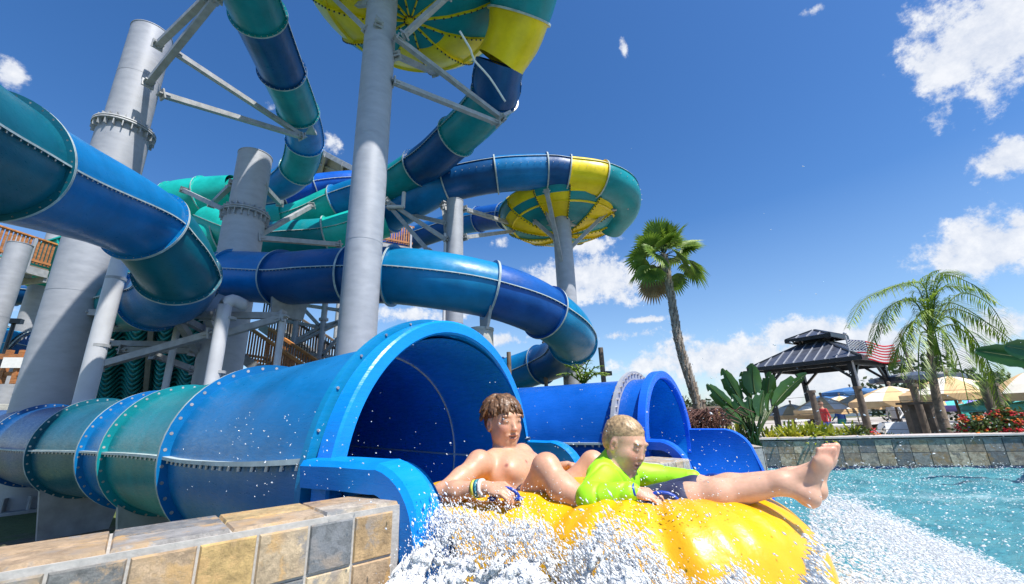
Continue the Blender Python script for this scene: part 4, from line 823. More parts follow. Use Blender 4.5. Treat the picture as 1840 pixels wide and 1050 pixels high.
def fan(mb, hub, d, size, droop, n=26, mi=0, spread=R(290), roll=0):   # palmate leaf: folded blades radiating from hub
    x, u, d = frame(d); x, u = x*math.cos(roll)+u*math.sin(roll), u*math.cos(roll)-x*math.sin(roll); nrm = u
    for i in range(n):
        q = -spread/2+spread*i/(n-1); dirr = d*math.cos(q)+x*math.sin(q); l = size*(1-.28*abs(q)/(spread/2))*U(.9, 1.06); w = size*.062
        sd = unit(np.cross(nrm, dirr)); fold = nrm*w*.8; pr = None; pts = []
        for k in range(5):
            t = k/4; p = hub+dirr*l*t+nrm*l*.10*math.sin(t*2.2)-np.array([0, 0, 1])*droop*l*t**2.2*(1+.5*abs(q)); ww = w*(.5+1.3*t if t < .55 else (1.28*(1-t)/.45)); pts.append((p, ww))
        vs = []
        for p, ww in pts: vs += [p-sd*ww+nrm*ww*.35, p, p+sd*ww+nrm*ww*.35]
        mb.add(vs, [(k*3+a, k*3+a+1, k*3+a+4, k*3+a+3) for k in range(4) for a in (0, 1)], mi)
def fan_palm():
    Y = 11.5; top = P(1194, 466, Y); base = P(1256, 770, Y); base[2] = max(base[2], GZ); base = np.array([base[0]+.12, base[1], GZ])
    t = thing('fan_palm', 'tall fan palm with a shaggy scaly trunk standing alone right of the slides', 'palm tree', tuple(base))
    path, mk = catmull([base, base+(top-base)*.28+[.03, 0, 0], base+(top-base)*.55+[-.10, 0, 0], base+(top-base)*.8+[-.04, 0, 0], top+[0, 0, .15]], .08); k = len(path)
    mb = MB(); mb.sweep(path, [.125-.04*min(1, i/k*1.25)+.012*math.sin(i*1.7) for i in range(k)], 14)
    for i in range(4, k-1):                                      # leaf-base boots
        f = i/k; nb_ = 7 if f > .35 else 3
        for j in range(nb_):
            if f < .35 and rnd.random() < .55: continue
            q = j*2*math.pi/nb_+i*1.1+U(-.2, .2); o = np.array([math.cos(q), math.sin(q), 0]); r = .125-.04*min(1, f*1.25); L_ = U(.10, .16)
            a = path[i]+o*(r-.02); b = a+o*U(.03, .07)+[0, 0, L_]; s_ = np.array([-o[1], o[0], 0])*.035
            mb.add([a-s_, a+s_, b+s_*.5, b-s_*.5, a-s_+o*.03-[0, 0, .02], a+s_+o*.03-[0, 0, .02]], [(4, 5, 2, 3), (0, 4, 3), (1, 2, 5), (0, 1, 5, 4)], 1)
    mb.build('trunk', ['bark', 'boot'], t)
    for kk in range(28):
        a = kk*2.399; f = kk/27; e = R(82-122*f)+U(-.1, .1); d = np.array([math.cos(a)*math.cos(e), math.sin(a)*math.cos(e), math.sin(e)]); pl = U(.42, .62)+.18*f
        h0 = top+[0, 0, .18-.14*f]; tip = h0+d*pl-[0, 0, .06*f]; fb = MB(); fb.sweep([h0, h0+d*pl*.5+[0, 0, .03], tip], [.014, .011, .009], 5)
        dd = unit(d-np.array([0, 0, .6*f*f])); fan(fb, tip, dd, U(.56, .70), U(.0, .07)+.20*f*f, 26, 1, R(240) if kk < 20 else R(220), U(-1.1, 1.1))
        fb.build('frond', ['shrubleaf', 'palmleaf' if kk < 27 else 'dry'], t)
fan_palm()
def feather(mb, pts, ll_, n, mi=0, w=.016, hang=.35):           # pinnate frond
    c, mk = catmull(pts, .05 if n > 60 else .1); k = len(c); mb.sweep(c, [.016*(1-.8*i/k)+.003 for i in range(k)], 5, mi, caps=False)
    for i in range(n):
        f = .1+.9*i/n; j = min(k-2, int(f*(k-1))); x, u, d = frame(c[j+1]-c[j]); l = ll_*math.sin(math.pi*(.12+.83*f))**.7*U(.85, 1.1)
        for s in (-1, 1):
            a = c[j]; dd = unit(s*x*U(.7, 1)+d*.75+u*U(-.1, .35)); m_ = a+dd*l*.5-[0, 0, hang*l*.12]; e = a+dd*l*U(.9, 1)-[0, 0, hang*l*U(.7, 1.2)]; q = unit(np.cross(dd, [0, 0, 1.]))*w
            mb.add([a-q*.5, a+q*.5, m_+q, m_-q, e], [(0, 1, 2, 3), (3, 2, 4)], mi)
def queen_palm():
    Y = 9.6; hub = P(1672, 600, Y); b0 = P(1700, 775, Y); base = np.array([b0[0], b0[1], GZ]); t = thing('feather_palm', 'bright green feathery palm with arching fronds in front of the umbrellas at the right', 'palm tree', tuple(base))
    mid = P(1680, 700, Y); mb = MB(); c, mk = catmull([base, b0, mid, P(1672, 640, Y), hub], .12); k = len(c); mb.sweep(c, [.12-.07*i/k for i in range(k)], 12)
    for i in range(3, k, 3): mb.cyl(c[i]-[0, 0, .01], c[i]+[0, 0, .01], .125-.07*i/k, n=12)
    mb.build('trunk', ['bark'], t)
    targets = [((1655, 510), (1560, 535), (1522, 590), 9.3, .45), ((1690, 500), (1745, 510), (1790, 545), 9.2, .42), ((1720, 530), (1775, 545), (1812, 600), 9.8, .42), ((1640, 540), (1590, 560), (1560, 640), 9.9, .4), ((1700, 570), (1745, 600), (1790, 680), 9.0, .42), ((1690, 590), (1720, 640), (1742, 730), 8.9, .4),
               ((1660, 560), (1632, 600), (1618, 680), 9.2, .36), ((1710, 555), (1790, 590), (1845, 640), 9.7, .42), ((1680, 505), (1700, 490), (1735, 498), 9.9, .38), ((1650, 520), (1610, 515), (1575, 530), 10.2, .4), ((1670, 560), (1690, 640), (1700, 690), 8.8, .32), ((1640, 580), (1615, 620), (1600, 665), 9.9, .34), ((1715, 585), (1770, 640), (1800, 735), 9.4, .38), ((1700, 545), (1760, 570), (1822, 625), 10.2, .36), ((1665, 530), (1668, 495), (1690, 485), 9.5, .3), ((1655, 600), (1650, 650), (1655, 720), 9.1, .3)]
    targets += [((1655, 545), (1610, 548), (1585, 600), 9.5, .38), ((1675, 540), (1700, 515), (1750, 520), 9.0, .4)]
    for a, b, c_, Yt, l in targets:
        fb = MB(); feather(fb, [hub, P(*a, (Y+Yt)/2), P(*b, (Y+2*Yt)/3), P(*c_, Yt)], l*1.15, 74, hang=.5, w=.0095); fb.build('frond', ['queenleaf'], t)
    sp_ = MB(); sp_.sweep([hub-[0, 0, .5], hub, hub+[.02, 0, .45]], [.07, .05, .01], 8); sp_.build('crown_shaft', ['queenleaf'], t)
queen_palm()
def small_palm(px, py, Y, size, label, z0, n=11):
    p = P(px, py, Y); base = np.array([p[0], p[1], z0]); t = thing('feathery_palm', label, 'palm plant', tuple(base)); 
    st = MB(); st.sweep([base, p*.5+base*.5, p], [.05, .045, .04], 8); st.build('stem', ['bark'], t)
    for i in range(n):
        a = i*2.4; e = U(.3, 1.2); d = np.array([math.cos(a)*math.cos(e), math.sin(a)*math.cos(e), math.sin(e)]); fb = MB(); feather(fb, [p, p+d*size*.5+[0, 0, size*.12], p+d*size*.95-[0, 0, size*.12]], size*.34, 26, w=.014, hang=.3); fb.build('frond', ['queenleaf'], t)
small_palm(1048, 690, 8.2, .62, 'small feathery palm tuft poking up behind the second blue slide', GZ)
def leaf(mb, a, b, w, droop=.15, mi=0, split=0, face=None):                 # broad paddle leaf from a to b
    a = np.asarray(a); b = np.asarray(b); x, u, d = frame(b-a)
    if face is not None: x = unit(np.cross(d, face)); u = np.cross(x, d); l = np.linalg.norm(b-a); vs = []; k = 12
    for i in range(k+1):
        t = i/k; p = a+(b-a)*t+u*math.sin(t*math.pi)*l*droop; ww = w*math.sin(math.pi*min(1, t*.93+.05))**.65*(1+.06*math.sin(i*2.3))
        vs += [p-x*ww+u*ww*.35, p-x*ww*.5+u*ww*.1, p, p+x*ww*.5+u*ww*.1, p+x*ww+u*ww*.35]
    fs = [(i*5+j, i*5+j+1, i*5+j+6, i*5+j+5) for i in range(k) for j in range(4) if not (split and (i*7+j//2*3) % 11 == 0 and j in (0, 3))]
    mb.add(vs, fs, mi, True); mb.sweep([a+(b-a)*t+u*(math.sin(t*math.pi)*l*droop-.004) for t in np.linspace(0, .97, 8)], [.016-.013*t for t in np.linspace(0, 1, 8)], 5, mi+1)
def bop():
    Y = 7.95; base = P(1352, 783, Y); base[2] = .36; t = thing('broad_leaf_plant', 'bird of paradise plant with big dark paddle leaves left of the gazebo', 'plant', tuple(base))
    LV = [((1325, 740), (1270, 690), .13, 7.8), ((1335, 725), (1298, 662), .14, 8.0), ((1350, 715), (1333, 668), .12, 8.2), ((1357, 710), (1352, 653), .17, 7.85), ((1378, 720), (1384, 668), .13, 8.2), ((1390, 730), (1450, 671), .15, 7.9), ((1352, 752), (1345, 712), .12, 7.6), ((1366, 750), (1372, 702), .15, 7.6), ((1335, 760), (1300, 730), .11, 7.6), ((1345, 745), (1316, 708), .12, 7.65), ((1380, 740), (1388, 700), .09, 7.9)]
    for m_, tip, w, Yt in LV:
        a = P(*m_, Yt); b = P(*tip, Yt+U(-.15, .15)); fb = MB(); fb.sweep([base+[U(-.1, .1), U(-.08, .08), 0], (base+a)/2+[0, 0, .05], a], [.022, .018, .014], 7, 1); leaf(fb, a, b, w, U(.02, .08), 0, 1, face=unit((U(-.7, .7), 1, U(-.3, .5)))); fb.build('leaf', ['bopleaf', 'shrubleaf'], t)
    for i in range(9): fb = MB(); a = base+[U(-.15, .15), U(-.1, .1), 0]; fb.sweep([a, a+[U(-.08, .08), 0, .35], a+[U(-.15, .15), 0, U(.5, .75)]], [.03, .022, .008], 6); fb.build('stalk', ['shrubleaf'], t)
bop()
def rosette(mb, c, size, n, w, mi=0, e0=.2, e1=1.4):
    for i in range(n):
        a = i*2.4+U(-.3, .3); e = e0+(e1-e0)*rnd.random(); d = np.array([math.cos(a)*math.cos(e), math.sin(a)*math.cos(e), math.sin(e)]); l = size*U(.7, 1.1); x = unit(np.cross(d, [0, 0, 1.]))*w
        p1 = c+d*l*.5; p2 = c+d*l*.85-[0, 0, l*.06]; p3 = c+d*l-[0, 0, l*.18]; mb.add([c-x*.4, c+x*.4, p1+x, p1-x, p2+x*.7, p2-x*.7, p3], [(0, 1, 2, 3), (3, 2, 4, 5), (5, 4, 6)], mi)
gb_ = 'yellow green shrubs in the planting bed'
for i, (px, sz, lb) in enumerate([(1325, .34, 'yellow leafed shrub at the foot of the broad leaf plant, leftmost in the bed'), (1405, .33, 'yellow green strappy shrub just right of the broad leaf plant'), (1440, .36, 'yellow green strappy shrub under the left gazebo post'), (1475, .34, 'yellow green shrub with orange specks left of the front gazebo post'), (1512, .30, 'small yellow shrub at the foot of the front gazebo post')]):
    p = G(px, 787, .40); p[1] = 8.15-(p[0]-3.95)*.283+.55; q = ray(px, 787); p[0] = q[0]*p[1]/q[1]; t = thing('variegated_shrub', lb, 'shrub', (p[0], p[1], .33), gb_)
    mb = MB()
    for k in range(9): rosette(mb, np.array([p[0]+U(-.3, .3), p[1]+U(-.12, .25), .32+U(0, .12)]), sz*1.3*U(.8, 1.15), 19, .022)
    mb.build('foliage', ['crotleaf'], t)
def fshrub(px, dy, wd, hg, fm, nf, lb, grp='flowering shrubs along the pool wall', leaves=700):
    q = ray(px, 787); Yw = 0
    for _ in range(9): Yw = 8.15-(q[0]*Yw/q[1]-3.95)*.283+dy
    x = q[0]*Yw/q[1]; t = thing('flowering_shrub', lb, 'shrub', (x, Yw, .35), grp); mb = MB(); fl_ = MB(); fl2 = MB()
    def pt(): r = rnd.random()**.4; a = U(0, 6.28); e = U(0, 1.5); return np.array([x+wd*r*math.cos(a)*math.cos(e), Yw+.35*r*math.sin(a)*math.cos(e), .33+hg*r*math.sin(e)*U(.8, 1.15)])
    for k in range(leaves):
        c = pt(); d = unit((U(-1, 1), U(-1, 1), U(-.2, 1))); s_ = unit(np.cross(d, (U(-1, 1), U(-1, 1), U(-1, 1))))*.018; l = U(.05, .09); mb.add([c, c+d*l*.5+s_, c+d*l, c+d*l*.5-s_], [(0, 1, 2, 3)])
    for k in range(nf):
        c = pt(); c[2] = max(c[2], .33+hg*.35)
        for j in range(14): a = np.array([U(-1, 1), U(-1, 1), U(-.3, 1)])*.05; (fl_ if k % 3 else fl2).ball(c+a, U(.014, .024), 5, 3, sc=(1, 1, .6))
    mb.build('foliage', ['shrubleaf'], t); o = fl_.build('flower_cluster', [fm], t); o['kind'] = 'stuff'
    if fl2.v: o = fl2.build('flower_cluster', ['orfl' if fm == 'redfl' else 'redfl'], t); o['kind'] = 'stuff'
fshrub(1545, .4, .42, .30, 'orfl', 10, 'low leafy shrub with orange blooms below the gazebo'); fshrub(1600, .35, .42, .16, 'ylfl', 26, 'low bed of yellow and pink flowers right of the gazebo posts', leaves=400)
fshrub(1760, .45, .40, .42, 'redfl', 26, 'dense red flowering bush nearest the feather palm trunk'); fshrub(1822, .4, .5, .55, 'redfl', 42, 'tallest red flowering bush at the right picture edge', leaves=1100)
# purple fountain grass by the palm foot
t = thing('fountain_grass', 'clump of purple fountain grass at the foot of the tall fan palm', 'grass', tuple(P(1250, 775, 7.6)))
mb = MB()
for i in range(320):
    px = U(1215, 1305); b = P(px, 790, 7.9+U(-.4, .4)); a = U(0, 6.28); l = U(.28, .58); o = np.array([math.cos(a), math.sin(a), 0]); pts = [b, b+o*l*.25+[0, 0, l*.7], b+o*l*.6+[0, 0, l*.92], b+o*l*.95+[0, 0, l*.75]]
    r_ = .006 if i % 4 else .011; mb.sweep(catmull(pts, .12)[0], r_, 4, 0, caps=False) if i % 4 else mb.sweep(pts, [.004, .006, .014, .006], 5, 0, caps=False)
mb.build('grass_blade', ['grassp'], t)['kind'] = 'stuff'
# big dark leaf cut by the right edge
t = thing('broad_leaf_plant', 'dark banana leaves reaching in from the right edge above the umbrellas', 'plant', tuple(P(1900, 760, 5.6)))
mb = MB(); a, b = P(1905, 655, 5.5), P(1752, 630, 5.8); leaf(mb, a, b, .15, .02, face=unit((.2, 1, .5))); mb.build('leaf', ['bopleaf', 'shrubleaf'], t)
mb = MB(); a, b = P(1900, 640, 5.3), P(1806, 622, 5.2); leaf(mb, a, b, .13, .02, face=unit((-.2, 1, .6))); mb.build('leaf', ['bopleaf', 'shrubleaf'], t)
mb = MB(); mb.sweep([G(1900, 800, GZ+.7), P(1905, 720, 5.4), P(1903, 650, 5.5)], [.06, .05, .03], 8); mb.build('stalk', ['shrubleaf'], t)
# background trees
def tree(px, py, Y, rx, rz, label, n=1500, grp='dark trees beyond the plaza', m='darkleaf', lf=.22):
    c = P(px, py, Y); t = thing('leafy_tree', label, 'tree', (c[0], c[1], GZ), grp); mb = MB(); mb.sweep([(c[0], c[1], GZ), (c[0]+.1, c[1], (GZ+c[2])/2), (c[0], c[1], c[2])], [.28, .2, .12], 9)
    for k in range(6): a = k*1.05; mb.sweep([(c[0], c[1], c[2]-rz*.5), c+np.array([math.cos(a)*rx*.4, math.sin(a)*rx*.4, 0]), c+np.array([math.cos(a)*rx*.75, math.sin(a)*rx*.7, rz*.35])], [.11, .07, .03], 6)
    mb.build('trunk', ['bark'], t); mb = MB(); cl = [(c+np.array([U(-.75, .75)*rx, U(-.7, .7)*rx, U(-.6, .8)*rz]), U(.28, .5)) for _ in range(22)]
    for k in range(n):
        q, rr = cl[k % 22]; d = unit((rnd.gauss(0, 1), rnd.gauss(0, 1), rnd.gauss(0, 1))); p = q+d*np.array([rx, rx, rz])*rr*rnd.random()**.35; a = unit((U(-1, 1), U(-1, 1), U(-1, 1)))*lf; b = unit(np.cross(a, (U(-1, 1), U(-1, 1), 1)))*lf*.55; mb.add([p-a, p+b, p+a, p-b], [(0, 1, 2, 3)])
    mb.build('crown', [m], t)
tree(1640, 705, 30, 2.6, 2.3, 'dark round tree behind the gazebo and the flag'); tree(1745, 712, 32, 3.2, 1.8, 'wide dark tree behind the feather palm'); tree(1815, 715, 34, 3.0, 2.0, 'dark tree nearest the right edge behind the cream umbrellas')
tree(1225, 738, 60, 3.5, 2.0, 'low far tree just left of the fan palm trunk', 900, lf=.3); tree(1300, 741, 65, 4, 1.8, 'low far tree seen under the broad leaf plant', 900, lf=.3)
# ------------------------------------------------------------------ gazebo, flag, umbrellas, plaza things
MT['canvas'] = mat('cream_canvas', (.74, .49, .24), .8, 0, .1, 3, .003, 8); MT['canvas2'] = mat('pale_canvas', (.78, .72, .60), .8, 0, .08, 3, .003, 8)
MT['bluec'] = mat('blue_canvas', (.05, .16, .36), .8, 0, .15, 3); MT['aqua'] = mat('aqua_canvas', (.10, .52, .58), .8, 0, .15, 3); MT['lilac'] = mat('lilac_trim', (.28, .22, .62), .8, 0, .15, 3)
MT['metalroof'] = mat('dark_standing_seam_metal', (.10, .11, .14), .35, .3, .2, 4)
gc = np.array([14.1, 17.3, 0]); gu = unit((.85, .53, 0)); gv = unit((-.53, .85, 0)); GS = 4.15; ez = 2.85
t = thing('gazebo', 'dark metal pavilion with a ribbed hip roof and small raised cupola', 'gazebo', tuple(gc+gu*GS/2+gv*GS/2+[0, 0, GZ]))
def gp(a, b, z): return gc+gu*a+gv*b+np.array([0, 0, z])
for a, b in ((.35, .35), (GS-.35, .35), (.35, GS-.35), (GS-.35, GS-.35)):
    mb = MB(); mb.obox(gp(a, b, (GZ+ez)/2), [gu, gv, (0, 0, 1)], (.10, .10, (ez-GZ)/2)); mb.obox(gp(a, b, GZ+.15), [gu, gv, (0, 0, 1)], (.18, .18, .15)); mb.build('post', ['dark'], t)
    for dx, dy in ((1 if a < 1 else -1, 0), (0, 1 if b < 1 else -1)): mb = MB(); mb.beam(gp(a, b, ez-.75), gp(a+dx*.75, b+dy*.75, ez-.05), .1, .1); mb.build('knee_brace', ['dark'], t)
mb = MB()
for a0, b0, a1, b1 in ((.35, .35, GS-.35, .35), (.35, GS-.35, GS-.35, GS-.35), (.35, .35, .35, GS-.35), (GS-.35, .35, GS-.35, GS-.35)): mb.beam(gp(a0, b0, ez-.02), gp(a1, b1, ez-.02), .14, .26)
mb.build('ring_beam', ['dark'], t)
def hip(name, m0, m1, z0, z1, par, mats_, seam=.42, nseam=True):
    c = GS/2; q = [(m0, m0), (GS-m0, m0), (GS-m0, GS-m0), (m0, GS-m0)]; r_ = [(c-m1, c-m1), (c+m1, c-m1), (c+m1, c+m1), (c-m1, c+m1)]; mb = MB()
    for i in range(4):
        j = (i+1) % 4; A_, B_, C_, D_ = gp(*q[i], z0), gp(*q[j], z0), gp(*r_[j], z1), gp(*r_[i], z1); mb.add([A_, B_, C_, D_], [(0, 1, 2, 3)]); mb.add([A_-[0, 0, .07], B_-[0, 0, .07], C_-[0, 0, .09], D_-[0, 0, .09]], [(3, 2, 1, 0)], 1); mb.add([A_, B_, B_-[0, 0, .16], A_-[0, 0, .16]], [(0, 3, 2, 1)], 1)
        mb.beam(A_+[0, 0, .02], D_+[0, 0, .02], .1, .06, 1); mb.beam(A_-[0, 0, .08], B_-[0, 0, .08], .1, .17, 1); n = int(np.linalg.norm(B_-A_)/seam)
        for k in range(1, n):
            f = k/n; e = A_+(B_-A_)*f; g = (np.linalg.norm(D_-A_)); wtop = np.linalg.norm(C_-D_)/np.linalg.norm(B_-A_); lo_ = (1-wtop)/2
            if f < lo_: h = f/lo_; tp = A_+(D_-A_)*h
            elif f > 1-lo_: h = (1-f)/lo_; tp = B_+(C_-B_)*h
            else: tp = D_+(C_-D_)*(f-lo_)/wtop
            mb.beam(e+[0, 0, .015], tp+[0, 0, .015], .03, .05, 2)
    mb.add([gp(*p, z1) for p in r_], [(0, 1, 2, 3)]); return mb.build(name, mats_, par)
hip('roof', -.25, .55, ez+.12, ez+1.12, t, ['metalroof', 'dark', 'galv']); mb = MB()
for i, (a, b) in enumerate([(-1, -1), (1, -1), (1, 1), (-1, 1)]): mb.beam(gp(GS/2+a*.5, GS/2+b*.5, ez+1.05), gp(GS/2+a*.5, GS/2+b*.5, ez+1.42), .08, .08)
mb.obox(gp(GS/2, GS/2, ez+1.22), [gu, gv, (0, 0, 1)], (.42, .42, .12)); cu = mb.build('cupola', ['dark'], t); hip('cupola_roof', GS/2-.95, .06, ez+1.40, ez+1.78, cu, ['metalroof', 'dark', 'galv'])
# flag
fa = P(1520, 608, 17.5); t = thing('flagpole', 'slim flagpole partly hidden by the gazebo roof, flying the striped flag', 'flagpole', (fa[0], fa[1], GZ)); mb = MB(); mb.cyl((fa[0], fa[1], GZ), fa+[0, 0, .15], .05, .03, n=12); mb.ball(fa+[0, 0, .2], .07, 8, 6); mb.build('pole', ['galv'], t)
fr_ = unit(np.array([.93, -.35, 0])); FL, FH = 1.55, .85
def fp(u, v): return fa+fr_*FL*u+np.array([.35, .93, 0])*.10*math.sin(u*9+v*2)*u**.5+np.array([0, 0, -v*FH*(1-.18*u)-.42*u**1.15+.10*math.sin(u*7)*u-.05])
mb = MB(); nu = 40; vs = [fp(i/nu, j/26) for j in range(27) for i in range(nu+1)]
mb.add(vs, []); 
for j in range(26):
    for i in range(nu):
        st = j//2; canton = i < nu*.4 and st < 7; mb.f.append((j*(nu+1)+i, j*(nu+1)+i+1, (j+1)*(nu+1)+i+1, (j+1)*(nu+1)+i)); mb.m.append(2 if canton else (0 if st % 2 == 0 else 1)); mb.sm.append(True)
cn = np.array([-.35, -.93, 0])*-1
for r_ in range(9):
    for q in range(6 if r_ % 2 == 0 else 5):
        u_ = (.4/12)*(1+2*q+(r_ % 2)); v_ = (7/13/10)*(r_+1); c = fp(u_, v_)
        for sgn in (-1, 1):
            n_ = np.array([.35, .93, 0])*sgn*.012; pts = [c+n_+(fr_*math.sin(k*math.pi/5)+np.array([0, 0, math.cos(k*math.pi/5)]))*(.04 if k % 2 == 0 else .017) for k in range(10)]; mb.add(pts+[c+n_], [(k, (k+1) % 10, 10) for k in range(10)], 1)
fo = mb.build('flag', [mat('flag_red', (.62, .02, .04), .8, 0, .08, 5), mat('flag_white', (.82, .82, .80), .8, 0, .04, 5), mat('flag_blue', (.02, .03, .12), .8, 0, .1, 5)]); tag(fo, 'red, white and blue stars and stripes flag waving beside the gazebo roof', 'flag')
fo.modifiers.new('thick', 'SOLIDIFY').thickness = .006
# umbrellas
def umbrella(px, py, Y, r, label, ca='canvas', cb='canvas2', grp='cream patio umbrellas on the plaza', h=.55, tilt=0, nn=10):
    top = P(px, py, Y); t = thing('patio_umbrella', label, 'umbrella', (top[0], top[1], GZ), grp); mb = MB(); k = 6
    prof = [(0, 0)]+[(r*q/k, -h*(q/k)**1.35) for q in range(1, k+1)]; n = nn*3
    vs = []; 
    for q, (rr, z) in enumerate(prof[1:]):
        for i in range(n): a = 2*math.pi*i/n; sc_ = 1-.05*abs(math.sin(a*nn/2))*(q/k); vs.append(top+[rr*sc_*math.cos(a), rr*sc_*math.sin(a), z])
    for i in range(n): a = 2*math.pi*i/n; vs.append(top+[r*math.cos(a), r*math.sin(a), -h-.16-.05*abs(math.sin(a*nn/2))])
    vs.append(top); K = len(prof)-1
    for i in range(n):
        j = (i+1) % n; c_ = (i//3) % 2; mb.f.append((len(vs)-1, i, j)); mb.m.append(c_); mb.sm.append(False)
        for q in range(K): mb.f.append((q*n+i, (q+1)*n+i, (q+1)*n+j, q*n+j)); mb.m.append(c_ if q < K-1 else 0); mb.sm.append(False)
    mb.v = [tuple(map(float, v)) for v in vs]; o = mb.build('canopy', [ca, cb], t); o.modifiers.new('thick', 'SOLIDIFY').thickness = .01
    mb = MB(); mb.cyl((top[0], top[1], GZ), top+[0, 0, .1], .035, n=8); mb.ball(top+[0, 0, .12], .06, 8, 5); mb.build('pole', ['postw'], t)
    mb = MB(); mb.cyl((top[0], top[1], GZ), (top[0], top[1], GZ+.12), .35, n=20); mb.build('base', ['conc'], t)
for a in [(1598, 694, 16, 1.35, 'cream striped umbrella between the two right gazebo posts'), (1702, 676, 13.5, 1.3, 'large cream umbrella behind the feather palm trunk'), (1845, 668, 11.5, .9, 'cream umbrella cut by the right picture edge'), (1475, 713, 19, 1.15, 'cream umbrella left of the front gazebo post'), (1508, 712, 25, 1.3, 'pale umbrella directly behind the front gazebo post'), (1420, 726, 22, 1.2, 'cream umbrella low beside the broad leaf plant tip'), (1540, 708, 21, 1.2, 'cream umbrella just right of the front gazebo post'), (1655, 700, 19, 1.1, 'small cream umbrella peeking past the rear timber posts')]: umbrella(*a)
umbrella(1527, 696, 26, 1.6, 'flat blue umbrella far behind the front gazebo post', 'bluec', 'bluec', 'blue and aqua umbrellas', .28); umbrella(1495, 708, 34, 1.8, 'small blue umbrella in the far distance left of the gazebo post', 'bluec', 'bluec', 'blue and aqua umbrellas', .35)
umbrella(1838, 704, 13, 1.5, 'aqua umbrella with lilac trim at the right edge', 'aqua', 'aqua', 'blue and aqua umbrellas', .35); umbrella(1745, 712, 16, 1.5, 'aqua umbrella with lilac trim behind the red flowering bush', 'lilac', 'aqua', 'blue and aqua umbrellas', .3); umbrella(1640, 668, 20, 1.7, 'flat pale grey shade umbrella right of the gazebo roof', 'metalroof', 'roofm', 'grey shade umbrellas', .25)
# timber posts and wire fence
tp = [(1458, 705, 14), (1541, 698, 13), (1640, 694, 12.3), (1656, 694, 13.5), (1766, 690, 10.6), (1784, 693, 11.2), (1262, 722, 16)]
tl_ = ['timber post left of the front gazebo post', 'timber post hidden partly by the front gazebo post', 'timber post left of the feather palm, the nearer one', 'timber post left of the feather palm, the farther one', 'dark timber post left of the red bushes', 'dark timber post nearest the red bushes', 'short timber post beside the fan palm trunk']
for (px, py, Y), lb in zip(tp, tl_):
    p = P(px, py, Y); t = thing('timber_post', lb, 'post', (p[0], p[1], GZ), 'round timber posts of the plaza fence'); mb = MB(); mb.cyl((p[0], p[1], GZ), p, .10, .09, n=12); mb.build('post_shaft', ['postw'], t); mb = MB(); mb.cyl(p-[0, 0, .02], p+[0, 0, .06], .125, .12, n=12); mb.build('post_cap', ['postw'], t)
t = thing('wire_fence', 'thin wire fence strung between the timber posts behind the flower bed', 'fence', tuple(P(1550, 780, 13)))
pp = [P(px, py, Y) for px, py, Y in (tp[6], tp[0], tp[1], tp[2], tp[4])]
for q in range(7):
    mb = MB()
    for a, b in zip(pp, pp[1:]): zt_ = (a[2]-GZ)*(.93-q*.13); mb.cyl((a[0], a[1], GZ+zt_), (b[0], b[1], GZ+(b[2]-GZ)*(.93-q*.13)), .006, n=5, caps=False)
    mb.build('wire', ['dark'], t)
# benches, tables, boxes, people-sized clutter of the plaza
def table(px, py, Y, w, label, m='white'):
    p = P(px, py, Y); t = thing('picnic_table', label, 'table', (p[0], p[1], GZ), 'plaza tables'); a = U(0, 1); mb = MB(); mb.box((p[0], p[1], GZ+.74), (w, .4, .03), a); mb.build('table_top', [m], t)
    for s in (-1, 1):
        mb = MB(); mb.box((p[0]+s*w*.7*math.cos(a), p[1]+s*w*.7*math.sin(a), GZ+.36), (.04, .3, .36), a); mb.build('leg', ['postw'], t); mb = MB(); mb.box((p[0]-s*.65*math.sin(a), p[1]+s*.65*math.cos(a), GZ+.43), (w, .14, .025), a); mb.build('bench_seat', [m], t)
for i, (px, py, Y, w, lb) in enumerate([(1500, 765, 22, .9, 'white picnic table left of the front gazebo post'), (1560, 762, 20, .9, 'white picnic table between the gazebo posts'), (1615, 762, 19, .9, 'white picnic table below the striped cream umbrella'), (1720, 762, 16, 1.0, 'white picnic table right of the feather palm trunk'), (1790, 758, 15, 1.0, 'white picnic table behind the red bushes'), (1440, 760, 28, 1.2, 'far white picnic table below the low cream umbrella'), (1290, 748, 40, 2.0, 'far white picnic table beside the fan palm')]): table(px, py, Y, w, lb)
t = thing('timber_counter', 'rough timber counter on two square legs in front of the plaza', 'counter', tuple(P(1645, 780, 11.2)))
a, b = P(1612, 726, 11.6), P(1680, 724, 11.0); mb = MB(); mb.beam(a, b, .30, .06); mb.build('counter_top', ['postw'], t)
for f in (.28, .85): p = a+(b-a)*f; mb = MB(); mb.obox((p[0], p[1], (GZ+a[2])/2), [(1, 0, 0), (0, 1, 0), (0, 0, 1)], (.09, .09, (a[2]-GZ)/2)); mb.build('leg', ['wood' if 0 else 'postw'], t)
def building(label, pts, h, roof, wall, Y):
    a, b = P(*pts[0], Y), P(*pts[1], Y); t = thing('low_building', label, 'building', (a[0], a[1], GZ)); mb = MB(); d = unit((b-a)*[1, 1, 0]); l = np.linalg.norm((b-a)[:2]); back = np.array([-d[1], d[0], 0]); c = a+d*l/2+back*3; zt_ = a[2]
    mb.obox((c[0], c[1], (GZ+zt_)/2), [d, back, (0, 0, 1)], (l/2, 3, (zt_-GZ)/2)); mb.build('wall', [wall], t); mb = MB(); mb.obox((c[0], c[1], zt_+.12), [d, back, (0, 0, 1)], (l/2+.5, 3.5, .12)); mb.build('roof', [roof], t)
    for q in range(4): mb = MB(); p = a+d*l*(q+.5)/4-back*.03; mb.obox((p[0], p[1], GZ+1.4), [d, back, (0, 0, 1)], (l*.08, .03, .7)); mb.build('window', ['dark'], t)
building('low brown roofed snack building far behind the fan palm', ((1215, 736), (1330, 734)), 3, 'postw', 'roofm', 55); building('low dark roofed building far behind the right umbrellas', ((1690, 716), (1860, 712)), 3, 'postw', 'roofm', 45)
